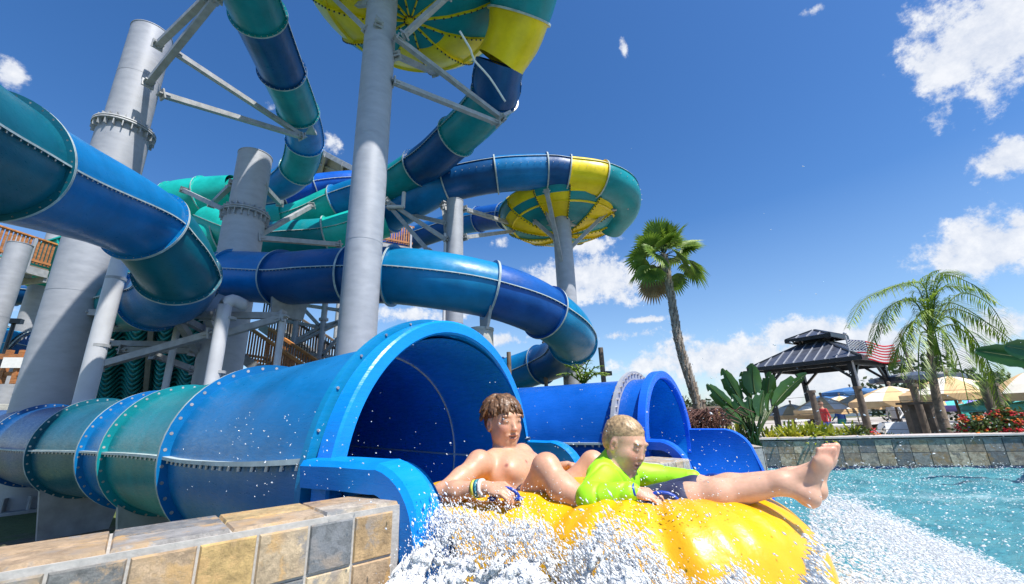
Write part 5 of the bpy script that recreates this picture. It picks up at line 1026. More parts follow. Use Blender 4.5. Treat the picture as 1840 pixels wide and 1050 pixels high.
building('low pale building far behind the gazebo', ((1440, 742), (1600, 738)), 3, 'roofm', 'white', 70)
# string pole
lamp(1617, 600, 26, 4, 'tall dark light pole rising behind the flag', '', 'dark light poles')
# far visitors
SK = (.50, .27, .18); cols = [(.6, .05, .05), (.05, .15, .5), (.8, .8, .78), (.05, .4, .35), (.75, .5, .1), (.1, .1, .12)]
MT['visitor'] = vcol_mat('visitor_skin_and_clothes', .7)
vis = []
def visitor(px, Y, k):
    base = P(px, 760, Y); base[2] = GZ; s = SDF(base+[-.4, -.4, -.05], base+[.4, .4, 1.85], .035); f = unit((math.cos(k*1.7), math.sin(k*1.7), 0)); sd = np.array([-f[1], f[0], 0]); b = base
    for q in (-1, 1):
        s.cone(b+sd*q*.09+f*q*.12, b+sd*q*.09+f*q*.04+[0, 0, .48], .05, .065, .03); s.cone(b+sd*q*.09+f*q*.04+[0, 0, .48], b+sd*q*.09+[0, 0, .9], .065, .09, .03); s.cone(b+sd*q*.2+[0, 0, 1.42], b+sd*q*.26-f*q*.05+[0, 0, 1.12], .05, .04, .03); s.cone(b+sd*q*.26-f*q*.05+[0, 0, 1.12], b+sd*q*.24+f*.12*(1+q)+[0, 0, .9], .04, .03, .02); s.cone(b+sd*q*.09+f*q*.12+[0, 0, .02], b+sd*q*.09+f*(q*.12+.14)+[0, 0, .0], .045, .035, .02)
    s.cone(b+[0, 0, .92], b+[0, 0, 1.35], .14, .16, .04, sq=(f, .7)); s.cone(b+[0, 0, 1.4], b+[0, 0, 1.56], .06, .05, .03); s.ell(b+[0, 0, 1.66], (.085, .085, .115), k=.02)
    V, Q = s.mesh(); z = V[:, 2]-GZ; T = np.tile(np.array(SK), (len(V), 1)); T[(z > .45) & (z < .98)] = cols[(k*2+1) % 6]; T[(z > .95) & (z < 1.46)] = cols[k % 6]; T[z > 1.70] = (.06, .035, .02)
    o = npmesh('person', V, Q, 'visitor', None, True, T); return o
for k, (px, Y, lb) in enumerate([(1483, 17, 'far person in a red top left of the front gazebo post'), (1513, 20, 'far person in a blue top beside the front gazebo post'), (1612, 18, 'far person in a white top between the right gazebo posts'), (1738, 15, 'far person in a teal top right of the feather palm'), (1290, 30, 'far person in a yellow top seen past the broad leaf plant'), (1808, 15, 'far person in a dark top behind the red bushes')]): tag(visitor(px, Y, k), lb, 'person', 'visitors on the far plaza')

def lounger(px, py, Y, k, lb):
    p = P(px, py, Y); o = np.array([p[0], p[1], GZ]); a = k*1.3; d = np.array([math.cos(a), math.sin(a), 0]); s_ = np.array([-d[1], d[0], 0]); t = thing('sun_lounger', lb, 'sun lounger', tuple(o), 'white sun loungers on the plaza'); up = np.array([0, 0, 1.])
    mb = MB(); mb.obox(o+d*.2+up*.36, [d, s_, up], (.62, .3, .03)); mb.build('seat', ['white'], t); bd = unit(-d*.6+up*.8); mb = MB(); mb.obox(o-d*.4+bd*.35+up*.36, [bd, s_, np.cross(bd, s_)], (.36, .3, .025)); mb.build('backrest', ['white'], t)
    for i in (-.35, .75):
        for j in (-.26, .26): mb = MB(); mb.obox(o+d*i+s_*j+up*.17, [d, s_, up], (.025, .025, .17)); mb.build('leg', ['white'], t)
for i, (px, Y, lb) in enumerate([(1462, 16, 'white lounger left of the leftmost plaza post'), (1492, 15.5, 'white lounger left of the front gazebo post'), (1530, 15, 'white lounger just behind the front gazebo post'), (1606, 14.5, 'white lounger between the right gazebo posts'), (1700, 13.5, 'white lounger behind the feather palm trunk'), (1738, 13, 'white lounger right of the feather palm trunk'), (1800, 13, 'white lounger behind the tallest red bush')]): lounger(px, 765, Y, i, lb)
mb = MB()
for i in range(4200):
    x = U(3.9, 9.5); y0 = 8.15-(x-3.95)*.283+.42+abs(rnd.gauss(0, .35)); z = .33+U(0, .09); c = np.array([x, y0, z]); d = unit((U(-1, 1), U(-1, .4), U(.1, 1))); w = unit(np.cross(d, (U(-1, 1), U(-1, 1), U(-1, 1))))*.014; l = U(.05, .11); mb.add([c, c+d*l*.5+w, c+d*l, c+d*l*.5-w], [(0, 1, 2, 3)], i % 3 // 2)
tag(mb.build('ground_cover', ['shrubleaf', 'crotleaf']), 'low green ground cover filling the planting bed', 'ground cover', kind='stuff')
# ------------------------------------------------------------------ raft
MT['vinyl'] = mat('yellow_raft_vinyl', (.86, .455, .003), .36, 0, .10, 3, .006, 14, coat=.2, col2=(.78, .38, .003), rvar=.08)
MT['skin'] = vcol_mat('wet_skin', .46, .12, 60, .15, .0012, coat=.08); MT['hairb'] = vcol_mat('wet_brown_hair', .45, .55, 90, 0, .002)
MT['neon'] = vcol_mat('neon_swim_shirt', .55, .08, 20, .0, .001); MT['navysh'] = mat('navy_swim_shorts', (.03, .035, .09), .6, 0, .3, 12, .002, 60)
MT['handle'] = mat('blue_raft_handle', (.008, .05, .36), .4, 0, .15, 10)
raft = thing('inflatable_raft', 'yellow inflatable two person raft bursting out of the slide mouth with both riders', 'raft', tuple(L(.75, 0, .3)))
s = SDF((-1.15, .55, .18), (1.6, 3.0, .82), .010); lo = s.lo
X = np.meshgrid(*s.ax, indexing='ij', sparse=True); hx = (X[0]-C0[0])*Hd[0]+(X[1]-C0[1])*Hd[1]; sx = (X[0]-C0[0])*Sd[0]+(X[1]-C0[1])*Sd[1]; zx = X[2]-.485
D = None
for hc, Rr, rr in ((.36, .30, .235), (1.03, .275, .235)):
    q = np.sqrt((hx-hc)**2*.94+sx**2)-Rr; ang = np.arctan2(sx, hx-hc); d = np.sqrt(q*q+zx*zx)-(rr+.006*np.sin(ang*5+hc*3+zx*3)*np.sin(ang*2.3+1)+.0035*np.sin(ang*27+zx*14)*np.clip(zx/.2, 0, 1)-.012*np.exp(-((ang+1.25+zx*.6)/.13)**2)-.012*np.exp(-((ang+2.4-zx*.5)/.14)**2)-.010*np.exp(-((ang+.35-zx)/.12)**2))
    if D is None: D = d
    else: h = np.maximum(.09-np.abs(D-d), 0)/.09; D = np.minimum(D, d)-h*h*.09*.25
fl_ = np.maximum(np.sqrt(((hx-.72)/.62)**2+(sx/.34)**2)*.4-.4, np.abs(X[2]-.33)-.03); D = np.minimum(D, fl_); s.D = np.ascontiguousarray(D.astype(np.float32)); V, Q = s.mesh(); V = relax(V, Q, 1)
npmesh('raft_tube', V, Q, 'vinyl', raft)
mb = MB()
for hc, Rr in ((.36, .30), (1.03, .275)):
    for q in range(0, 0):
        a0 = q*math.pi/12; 
        mb.sweep([L(hc+(Rr+.235*math.cos(b))*math.cos(a0)*1.0, (Rr+.235*math.cos(b))*math.sin(a0), .487+.235*math.sin(b)+.001) for b in np.linspace(.5, 1.4, 6)], .0035, 4) if q % 3 == 1 else None
def handle(h, s_, z, rz=0):
    mb = MB(); a = np.array([math.cos(rz), math.sin(rz)]); pts = []
    for q in np.linspace(0, math.pi, 9): pts.append(L(h+a[0]*.052*math.cos(q), s_+a[1]*.052*math.cos(q), z+.036*math.sin(q)))
    mb.sweep(pts, .0075, 10, pt=True)
    for e in (pts[0], pts[-1]): mb.ball(e, .018, 10, 6, sc=(1, 1, .5))
    mb.build('grab_handle', ['handle'], raft)
handle(.56, -.36, .715, .3); handle(1.10, -.22, .705, .2); handle(.56, .36, .715); handle(1.22, .24, .71)
# ------------------------------------------------------------------ people
UPz = np.array([0, 0, 1.])
def vec(h, s_, z): return Hd*h+Sd*s_+UPz*z
def head(s, c, fwd, up, sc, skin=True, nz=1.0):
    """c: centre between the ears; fwd: face direction"""
    up = unit(np.asarray(up)-np.dot(up, fwd)*np.asarray(fwd)); fwd = unit(fwd); rt = np.cross(fwd, up); A = [fwd, rt, up]
    o = lambda f, r, u: c+(fwd*f+rt*r+up*u)*sc
    s.ell(o(-.010, 0, .030), np.array([.092, .074, .082])*sc, A, .02); s.ell(o(.018, 0, -.022), np.array([.070, .060, .082])*sc, A, .03)
    s.ell(o(.052, 0, -.080), np.array([.030, .034, .025])*sc, A, .03)                                       # chin
    for q in (-1, 1):
        s.ell(o(.030, q*.040, -.052), np.array([.036, .020, .030])*sc, A, .025); s.ell(o(.058, q*.034, -.014), np.array([.024, .024, .020])*sc, A, .015)   # jaw, cheek
        s.ell(o(-.004, q*.074, -.012), np.array([.017, .008, .030])*sc, A, .006); s.ell(o(.002, q*.081, -.010), np.array([.008, .006, .018])*sc, A, 0, True)  # ear
        s.ell(o(.090, q*.031, .014), np.array([.013, .017, .007])*sc, A, 0, True)                           # socket
        s.ell(o(.073, q*.032, .013), np.array([.0145, .0185, .0115])*sc, A, .009)                            # eyeball/lid
        if nz < 1: s.ell(o(.042, q*.032, -.036), np.array([.034, .029, .034])*sc, A, .03)
        s.ell(o(.060, q*.030, -.030), np.array([.020, .020, .018])*sc, A, .02)
        s.ell(o(.079, q*.030, .034), np.array([.010, .024, .007])*sc, A, .010)                              # brow
        s.ell(o(.080+.016*nz, q*.009*nz, -.027), np.array([.008, .006, .006])*sc*nz, A, .006)                              # nostril wing
    s.cone(o(.080, 0, .016), o(.080+.021*nz, 0, -.020), .007*sc, .0095*sc*nz, .012); s.ell(o(.080+.024*nz, 0, -.024), np.array([.008, .008, .007])*sc*nz, A, .008)
    s.ell(o(.082, 0, -.050), np.array([.014, .024, .007])*sc, A, .006); s.ell(o(.080, 0, -.064), np.array([.014, .021, .007])*sc, A, .006)
    s.ell(o(.096, 0, -.0565), np.array([.014, .022, .0045])*sc, A, 0, True)
    for q in (-1, 1): s.ell(o(.088, q*.020, -.0525), np.array([.012, .006, .0035])*sc, A, 0, True)
    for q in (-1, 1): s.ell(o(.074, q*.028, -.052), np.array([.010, .008, .010])*sc, A, .01)
    return o, A
def pick(V, px, py):                     # the visible skin point nearest a sight line
    d = unit(ray(px, py)); w = V-CAM; t = w@d; r = np.linalg.norm(w-t[:, None]*d, axis=1); return V[np.argmin(np.where(r < .007, t, 99))]
def face_paint(V, T, o, sc, mouth=(.50, .13, .11), brow=(.20, .11, .06)):
    def dab(p, r, c, a=1, st=None):
        d = np.linalg.norm(V-p, axis=1); w = np.clip(1-(d/r)**2, 0, 1)[:, None]*a; T[:] = T*(1-w)+np.array(c)*w
    for q in (-1, 1):
        dab(o(.075, q*.042, -.022), .03*sc, (.62, .22, .16), .45)
        for k in (-.014, -.007, 0, .007, .014): dab(o(.086-abs(k)*.3, q*(.033+k), .033+.003*(k < 0)-.15*max(0, k)), .0062*sc, brow, .85)
        for k in (-.012, -.006, 0, .006, .012): dab(o(.085-abs(k)*.4, q*(.032+k), .0175-abs(k)*.25), .0042*sc, (.14, .08, .06), .8)
        dab(o(-.004, q*.078, -.012), .022*sc, (.60, .20, .14), .5)
    dab(o(.112, 0, -.024), .014*sc, (.62, .24, .18), .5)
    for k in (-.018, -.009, 0, .009, .018): dab(o(.092-abs(k)*.5, k, -.051), .008*sc, mouth, .8); dab(o(.089-abs(k)*.4, k*.9, -.064), .008*sc, mouth, .8)
    for k in (-.010, 0, .010): dab(o(.088, k, -.0565), .006*sc, (.10, .02, .02), .9)
def hand(s, wr, d, nrm, thumb, curl, sc=1.0):
    """wrist point, finger direction, back-of-hand normal, thumb side, curl in radians per joint"""
    d = unit(d); nrm = unit(nrm-np.dot(nrm, d)*d); th = unit(np.cross(nrm, d)); th = th if np.dot(th, thumb) > 0 else -th
    pc = wr+d*.045*sc; s.ell(pc, np.array([.046, .038, .016])*sc, [d, th, nrm], .012); s.cone(wr-d*.01*sc, wr+d*.03*sc, .022*sc, .026*sc, .012, sq=(nrm, .75))
    for i, (of, ln, r_) in enumerate([(.028, .066, .0088), (.010, .074, .0092), (-.009, .069, .0088), (-.026, .054, .0078)]):
        p = wr+d*.080*sc+th*of*sc; dd = unit(d+th*of*3); a = 0
        for k in range(3):
            a += curl*(.8 if k == 0 else 1.1); q = unit(dd*math.cos(a)-nrm*math.sin(a)); e = p+q*ln*sc*(.42, .32, .26)[k]; s.cone(p, e, r_*sc*(1-.07*k), r_*sc*(.95-.08*k), .0035); p = e
    p = wr+d*.028*sc+th*.028*sc; q = unit(d*.6+th*.75-nrm*.25); e = p+q*.034*sc; s.cone(p, e, .012*sc, .0105*sc, .006); q2 = unit(d*.95+th*.1-nrm*.55); s.cone(e, e+q2*.03*sc, .0102*sc, .0085*sc, .003)
def foot(s, an, heel, ball, tw, sc=1.0, k=.014, sideflip=1):
    """an: ankle, heel, ball of foot, tw: sideways axis (towards big toe)"""
    d = unit(ball-heel); nrm = unit(np.cross(d, tw)); nrm = nrm if np.dot(nrm, an-heel) > 0 else -nrm; l = np.linalg.norm(ball-heel)
    s.ell(heel, np.array([.030, .026, .028])*sc, [d, tw, nrm], .02); s.cone(heel+nrm*.008, ball+nrm*.004, .026*sc, .020*sc, .02); s.cone(an, ball-d*.02+nrm*.012*sc, .030*sc, .018*sc, .025); s.cone(an, heel, .028*sc, .025*sc, .02)
    s.ell(ball, np.array([.030, .041, .018])*sc, [d, tw, nrm], .018)
    for i, (of, ln, r_) in enumerate([(.028, .036, .0125), (.010, .033, .0090), (-.004, .030, .0085), (-.017, .026, .0080), (-.029, .021, .0078)]):
        p = ball+tw*of*sc+d*.018*sc; e = p+d*ln*sc+nrm*.006*sc; s.cone(p, e, r_*.85*sc, r_*sc, .004)
    for q in (-1, 1): s.ell(an+tw*q*.024*sc, np.array([.012, .010, .012])*sc, k=.01)
# ---------------- teenager
def teen():
    s = SDF((-.62, 1.35, .30), (.62, 2.75, 1.13), .0045); k = .02
    hipc = L(.50, 0, .53); ch = L(.365, 0, .74); nk = L(.325, 0, .855)
    s.cone(hipc, L(.43, 0, .64), .115, .10, .04, sq=(Sd, 1.25)); s.cone(L(.43, 0, .64), ch, .10, .105, .05, sq=(Sd, 1.3)); s.ell(L(.37, 0, .755), (.105, .165, .115), [unit(vec(.8, 0, .6)), Sd, unit(vec(-.6, 0, .8))], .05)
    for q in (-1, 1):
        s.ell(L(.44, q*.072, .785), (.04, .072, .055), [unit(vec(.8, 0, .6)), Sd, unit(vec(-.6, 0, .8))], .035)                     # chest
        s.cone(L(.325, q*.05, .835), L(.325, q*.165, .808), .036, .046, .035)                                                        # trapezius, shoulder
    s.cone(nk-[0, 0, .03], L(.333, 0, .93), .047, .047, .02); s.cone(L(.36, .06, .83), L(.40, .02, .815), .012, .012, .02); s.cone(L(.39, -.02, .82), L(.345, -.12, .84), .011, .011, .02)
    fwd = unit(vec(.90, -.42, -.10)); up = unit(vec(-.05, 0, 1)); o, A = head(s, L(.335, 0, .985), fwd, up, 1.04)
    # right arm (near the camera)
    sh, el, wr = L(.325, -.195, .815), L(.285, -.40, .725), L(.485, -.375, .752)
    s.ell(sh, (.050, .050, .054), k=.035); s.cone(sh, (sh+el)/2+[0, 0, -.005], .046, .042, .03); s.cone((sh+el)/2, el, .041, .034, .02); s.cone(el, el+(wr-el)*.35, .036, .038, .02); s.cone(el+(wr-el)*.35, wr, .037, .024, .02)
    hand(s, wr, unit(vec(.85, .05, -.10)), unit(vec(.05, -.35, .9)), vec(.1, 1, .1), .62, 1.0)
    sh2, el2, wr2 = L(.325, .195, .815), L(.38, .38, .72), L(.50, .365, .75)
    s.ell(sh2, (.056, .056, .058), k=.04); s.cone(sh2, el2, .050, .040, .02); s.cone(el2, wr2, .041, .026, .02); hand(s, wr2, unit(vec(.9, 0, -.05)), unit(vec(0, .3, .9)), vec(0, -1, 0), .6)
    # legs
    for q, kn, an in ((-1, L(.655, -.205, .808), L(.93, -.265, .665)), (1, L(.70, .20, .785), L(.99, .20, .68))):
        hp = L(.50, q*.10, .545); m_ = (hp+kn)/2; s.cone(hp, m_+[0, 0, .0], .090, .074, .04); s.cone(m_, kn, .074, .050, .03); s.ell(kn+vec(.014, 0, .006), (.043, .043, .046), k=.02)
        c1_ = kn+(an-kn)*.33-vec(.03, 0, .045)*.5; s.cone(kn, c1_, .046, .053, .03); s.cone(c1_, an, .050, .030, .03); foot(s, an, an+vec(.0, 0, -.055), an+vec(.13, 0, -.045), Sd*(-q), .95)
    V, Q = s.mesh(); V = relax(V, Q, 1, .4); base = np.array((.64, .355, .225)); T = np.tile(base, (len(V), 1)); n = vnoise(V, 6, 2)[:, None]; T *= 1+.05*n; T[:, 1:] *= 1-.04*n
    def dab(p, r, c, a): d = np.linalg.norm(V-p, axis=1); w = np.clip(1-(d/r)**2, 0, 1)[:, None]*a; T[:] = T*(1-w)+np.array(c)*w
    for p_ in ((909, 835), (948, 828)): dab(pick(V, *p_), .0115, (.36, .12, .09), .95)
    for p_, a_ in (((906, 866), .5), ((913, 846), .25), ((880, 812), .2)): dab(pick(V, *p_), .012, (.45, .22, .13), a_)
    for p, r in ((L(.655, -.205, .86), .06), (L(.285, -.42, .715), .05), (L(.33, -.19, .87), .07), (L(.57, -.36, .77), .06)): dab(p, r, (.60, .25, .16), .4)
    face_paint(V, T, o, 1.04); body = npmesh('person', V, Q, 'skin', None, True, T)
    tag(body, 'bare chested teenage boy with wet brown hair reclining at the back of the raft', 'person')
    # hair
    s = SDF(L(.335, 0, .985)-[.16, .16, .16], L(.335, 0, .985)+[.16, .16, .16], .003); s.ell(o(-.016, 0, .046), np.array([.094, .079, .078])*1.05, A, .01); s.ell(o(-.045, 0, .000), np.array([.055, .068, .062])*1.05, A, .02)
    r5 = random.Random(3)
    for i in range(330):                                        # locks swept forward and sideways
        a = r5.uniform(-2.9, 2.9); e = r5.uniform(.02, 1.45) if abs(a) > 2 else r5.uniform(.22 if abs(a) > 1 else .55, 1.45); b = o(-.016+.094*math.cos(a)*math.cos(e), .080*math.sin(a)*math.cos(e), .046+.080*math.sin(e)); out_ = unit(b-o(-.01, 0, .03))
        tn = A[0]*(.7 if abs(a) < 1.5 else -.1)+A[1]*.35*(1 if a > 0 else -.1)-A[2]*(.9 if e < .9 else .15)+A[1]*r5.uniform(-.12, .12); dn = unit(tn-out_*np.dot(tn, out_)); l = r5.uniform(.03, .050); m_ = b+dn*l*.6+out_*.006; s.cone(b-out_*.004, m_-out_*.006, .0062, .0055, .006); s.cone(m_-out_*.006, m_+dn*l*.6-A[2]*.008-out_*.006, .0055, .002, .005)
    for i in range(18):
        r_ = -.055+.11*i/17; b = o(.062-abs(r_)*.35, r_, .066); e_ = o(.088-abs(r_)*.55+r5.uniform(-.004, .004), r_-.012+r5.uniform(-.008, .008), .050+r5.uniform(-.010, .012)-.012*(r_ < -.02)); s.cone(b, (b+e_)/2+A[0]*.006, .0085, .0065, .004); s.cone((b+e_)/2+A[0]*.006, e_, .0065, .0018, .003)
    s.ell(o(.060, 0, -.03), np.array([.058, .062, .050])*1.04, A, 0, True); V, Q = s.mesh(); T = np.tile(np.array((.20, .100, .045)), (len(V), 1)); T *= 1+.45*vnoise(V*np.array([1, 1, 1]), 34, 7)[:, None]; npmesh('hair', V, Q, 'hairb', body, True, np.clip(T, .01, .4))
    # eyes
    for q in (-1, 1):
        mb = MB(); mb.ball(o(.0805, q*.032, .0105), .0078, 12, 8, ax=A, sc=(1, 1.35, .42)); mb.ball(o(.0868, q*.030, .0105), .0034, 10, 6, 1, ax=A, sc=(.6, 1.1, .85)); mb.build('eye', [MT.setdefault('eyew', mat('eye_white', (.62, .58, .55), .2, 0, .03)), MT.setdefault('iris', mat('eye_iris', (.03, .03, .035), .15, 0, .1))], body)
    # shorts
    s = SDF((-.35, 1.6, .34), (.45, 2.5, .90), .006); s.cone(L(.50, 0, .53), L(.455, 0, .61), .125, .112, .04, sq=(Sd, 1.28))
    for q, kn in ((-1, L(.655, -.205, .808)), (1, L(.70, .20, .785))): hp = L(.50, q*.10, .545); s.cone(hp, hp+(kn-hp)*.42, .108, .097, .04)
    V, Q = s.mesh(); V += (vnoise(V, 9, 5)*.003)[:, None]; npmesh('swim_shorts', V, Q, 'navysh', body)
    # wristband
    ax = frame(wr-el); 
    for off_, c_ in ((-.012, (.75, .72, .68)), (.004, (.05, .25, .30)), (.018, (.70, .62, .08))):
        mb = MB(); mb.ring(wr-ax[2]*(.03+off_), ax, .022, .0335, .013, 28); mb.build('wristband', [MT.setdefault('wb%d' % int(off_*1000), mat('wristband_plastic', c_, .4, 0, .1, 40))], body)
    return body
teen()
# ---------------- boy
def boy():
    s = SDF((-.10, 1.15, .38), (1.25, 2.25, 1.02), .0045)
    fwd = unit(vec(.93, -.28, -.42)); up = unit(vec(.35, 0, .94)); hc = L(.925, -.01, .885); o, A = head(s, hc, fwd, up, .95, nz=.72)
    nk = L(.865, 0, .80); s.cone(nk-[0, 0, .02], hc-[0, 0, .05]-Hd*.02, .046, .048, .03)
    s.cone(L(.845, 0, .58), L(.86, 0, .74), .095, .092, .04, sq=(Sd, 1.2)); s.cone(L(.855, -.09, .765), L(.855, .09, .765), .050, .050, .04)
    sh, el, wr = L(.855, -.13, .765), L(.855, -.255, .715), L(1.01, -.235, .742)
    s.cone(sh, el, .042, .034, .02); s.cone(el, wr, .034, .023, .02); hand(s, wr, unit(vec(.9, .08, -.18)), unit(vec(.1, -.3, .9)), vec(0, 1, 0), .55, .82)
    sh2, el2, wr2 = L(.87, .13, .765), L(1.0, .20, .735), L(1.15, .20, .735)
    s.cone(sh2, el2, .040, .033, .02); s.cone(el2, wr2, .033, .022, .02); hand(s, wr2, unit(vec(.95, 0, -.12)), unit(vec(.1, .1, .95)), vec(0, -1, 0), .35, .82)
    for q, hp, kn, an, he, ba in ((-1, L(.88, -.08, .60), L(1.17, -.13, .712), L(1.455, -.125, .772), L(1.525, -.125, .735), L(1.578, -.125, .835)), (1, L(.88, .07, .60), L(1.19, .03, .712), L(1.485, .015, .770), L(1.555, .015, .735), L(1.605, .02, .835))):
        s.cone(hp, kn, .078, .052, .03); s.cone(kn, kn+(an-kn)*.35-[0, 0, .006], .046, .050, .02); s.cone(kn+(an-kn)*.35-[0, 0, .006], an, .049, .031, .025); foot(s, an, he, ba, unit(vec(.62, .70, -.28)), .92)
    V, Q = s.mesh(); V = relax(V, Q, 1, .4); T = np.tile(np.array((.70, .41, .28)), (len(V), 1)); n = vnoise(V, 6, 9)[:, None]; T *= 1+.05*n
    def dab(p, r, c, a): d = np.linalg.norm(V-p, axis=1); w = np.clip(1-(d/r)**2, 0, 1)[:, None]*a; T[:] = T*(1-w)+np.array(c)*w
    for q, b in ((0, L(1.60, -.125, .87)), (0, L(1.62, .02, .87)), (0, L(1.06, -.22, .74))): dab(b, .05, (.66, .26, .18), .5)
    face_paint(V, T, o, .95, brow=(.42, .27, .15)); body = npmesh('person', V, Q, 'skin', None, True, T); tag(body, 'young blond boy in a neon yellow swim shirt riding at the front, feet raised', 'person')
    s = SDF(hc-[.14, .14, .14], hc+[.14, .14, .14], .003); s.ell(o(-.012, 0, .036), np.array([.0925, .0755, .0825])*.94, A, .01); s.ell(o(-.04, 0, -.005), np.array([.055, .069, .056])*.95, A, .02)
    r5 = random.Random(8)
    for i in range(130):
        a = r5.uniform(-2.9, 2.9); e = r5.uniform(.1, 1.5) if abs(a) > 1.5 else r5.uniform(.66, 1.5); b = o(-.012+.090*math.cos(a)*math.cos(e), .075*math.sin(a)*math.cos(e), .036+.080*math.sin(e)); dn = unit(A[0]*.6-A[2]*.2+A[1]*r5.uniform(-.2, .2)); s.cone(b-A[2]*.004, b+dn*.014-A[2]*.004, .0042, .002, .005)
    s.ell(o(.070, 0, -.012), np.array([.052, .074, .062])*.97, A, 0, True); V, Q = s.mesh(); T = np.tile(np.array((.50, .34, .18)), (len(V), 1)); T *= 1+.35*vnoise(V, 24, 4)[:, None]; npmesh('hair', V, Q, 'hairb', body, True, np.clip(T, .05, .8))
    for q in (-1, 1):
        mb = MB(); mb.ball(o(.0805, q*.032, .0100), .0076, 12, 8, ax=A, sc=(1, 1.35, .42)); mb.ball(o(.0866, q*.030, .0098), .0034, 10, 6, 1, ax=A, sc=(.6, 1.1, .85)); mb.build('eye', ['eyew', 'iris'], body)
    # swim shirt
    s = SDF((-.05, 1.3, .44), (.95, 2.2, .90), .005)
    s.cone(L(.845, 0, .59), L(.86, 0, .74), .108, .104, .04, sq=(Sd, 1.2)); s.cone(L(.855, -.10, .770), L(.858, .10, .770), .056, .056, .04); s.cone(L(.862, 0, .79), L(.872, 0, .822), .058, .053, .02)
    s.cone(sh, el, .054, .050, .03); s.cone(el, wr-(wr-el)*.08, .050, .036, .02); s.cone(sh2, el2, .052, .046, .03); s.cone(el2, wr2-(wr2-el2)*.08, .046, .034, .02)
    V, Q = s.mesh(); V = relax(V, Q, 1, .5); wv_ = vnoise(V*np.array([1, 1, 2.0]), 5, 12, n=2); nrmf = wv_*.0035-.006*np.exp(-(vnoise(V*np.array([1.3, 1.3, .7]), 6, 13, n=1)/.12)**2); c = (L(.86, 0, .74)+V)/2; dirn = V-L(.86, 0, .70); dirn /= np.linalg.norm(dirn, axis=1)[:, None]; V = V+dirn*nrmf[:, None]
    T = np.tile(np.array((.36, .82, .01)), (len(V), 1)); d = np.abs((V-el)@unit(wr-el)); npmesh('swim_shirt', V, Q, 'neon', body, True, T)
    s = SDF((.05, 1.2, .42), (1.05, 2.2, .84), .006); s.cone(L(.85, 0, .575), L(.86, 0, .62), .112, .108, .03, sq=(Sd, 1.2))
    for hp, kn in ((L(.88, -.08, .60), L(1.17, -.13, .712)), (L(.88, .07, .60), L(1.19, .03, .712))): s.cone(hp, hp+(kn-hp)*.93, .088, .064, .03)
    V, Q = s.mesh(); V += (vnoise(V, 9, 6)*.003)[:, None]; npmesh('swim_shorts', V, Q, 'navysh', body)
    mb = MB(); ax = frame(wr-el); mb.ring(wr-ax[2]*.0, ax, .018, .028, .016, 24); mb.build('wristband', ['handle'], body)
boy()
# ------------------------------------------------------------------ spray and splash
MT['drop'] = mat('aerated_water', (.93, .94, .95), .5, 0, .04, 40, spec=.35)
m = MT['drop']; b = m.node_tree.nodes['Principled BSDF']; b.inputs['Subsurface Weight'].default_value = 0
def clear():
    m = bpy.data.materials.new('clear_water_drops'); nt, nn, ll, b = nodes(m); b.inputs['Base Color'].default_value = (.93, .96, .98, 1); b.inputs['Roughness'].default_value = .05; b.inputs['Transmission Weight'].default_value = .45; b.inputs['IOR'].default_value = 1.33; b.inputs['Specular IOR Level'].default_value = 1; return m
MT['clear'] = clear()
OV = np.array([(1, 0, 0), (0, 1, 0), (-1, 0, 0), (0, -1, 0), (0, 0, 1), (0, 0, -1)], float); OF = np.array([(0, 1, 4), (1, 2, 4), (2, 3, 4), (3, 0, 4), (1, 0, 5), (2, 1, 5), (3, 2, 5), (0, 3, 5)])
# 26-vertex ball for larger drops
def drops(name, label, Pc, Rd, vel, el, mt='drop', parent=None):
    n = len(Pc); vel = vel+RNG.normal(0, .25, (n, 3)); vel /= np.linalg.norm(vel, axis=1)[:, None]; rot = RNG.normal(size=(n, 3)); a = np.cross(vel, rot); a /= np.linalg.norm(a, axis=1)[:, None]; c = np.cross(vel, a)
    e = el*RNG.uniform(.7, 1.3, n); w1 = RNG.uniform(.6, 1.1, n); V = (Pc[:, None, :]+Rd[:, None, None]*(OV[None, :, 0, None]*vel[:, None, :]*e[:, None, None]+OV[None, :, 1, None]*a[:, None, :]*w1[:, None, None]+OV[None, :, 2, None]*c[:, None, :])).reshape(-1, 3)
    Fq = (OF[None]+6*np.arange(n)[:, None, None]).reshape(-1, 3); o = npmesh(name, V, Fq, mt); tag(o, label, 'spray', kind='stuff'); return o
def LV(h, s, z): return C0[None, :]+np.outer(h, Hd)+np.outer(s, Sd)+np.outer(z, [0, 0, 1.])
def tr(m, f=.35):                       # scattering water lets light through
    nt = m.node_tree; b = nt.nodes['Principled BSDF']; t = N(nt, 'ShaderNodeBsdfTranslucent'); t.inputs[0].default_value = (.92, .95, .97, 1); ms = N(nt, 'ShaderNodeMixShader'); ms.inputs[0].default_value = f
    nt.links.new(b.outputs[0], ms.inputs[1]); nt.links.new(t.outputs[0], ms.inputs[2]); nt.links.new(ms.outputs[0], nt.nodes['Material Output'].inputs[0])
tr(MT['drop'], .12)
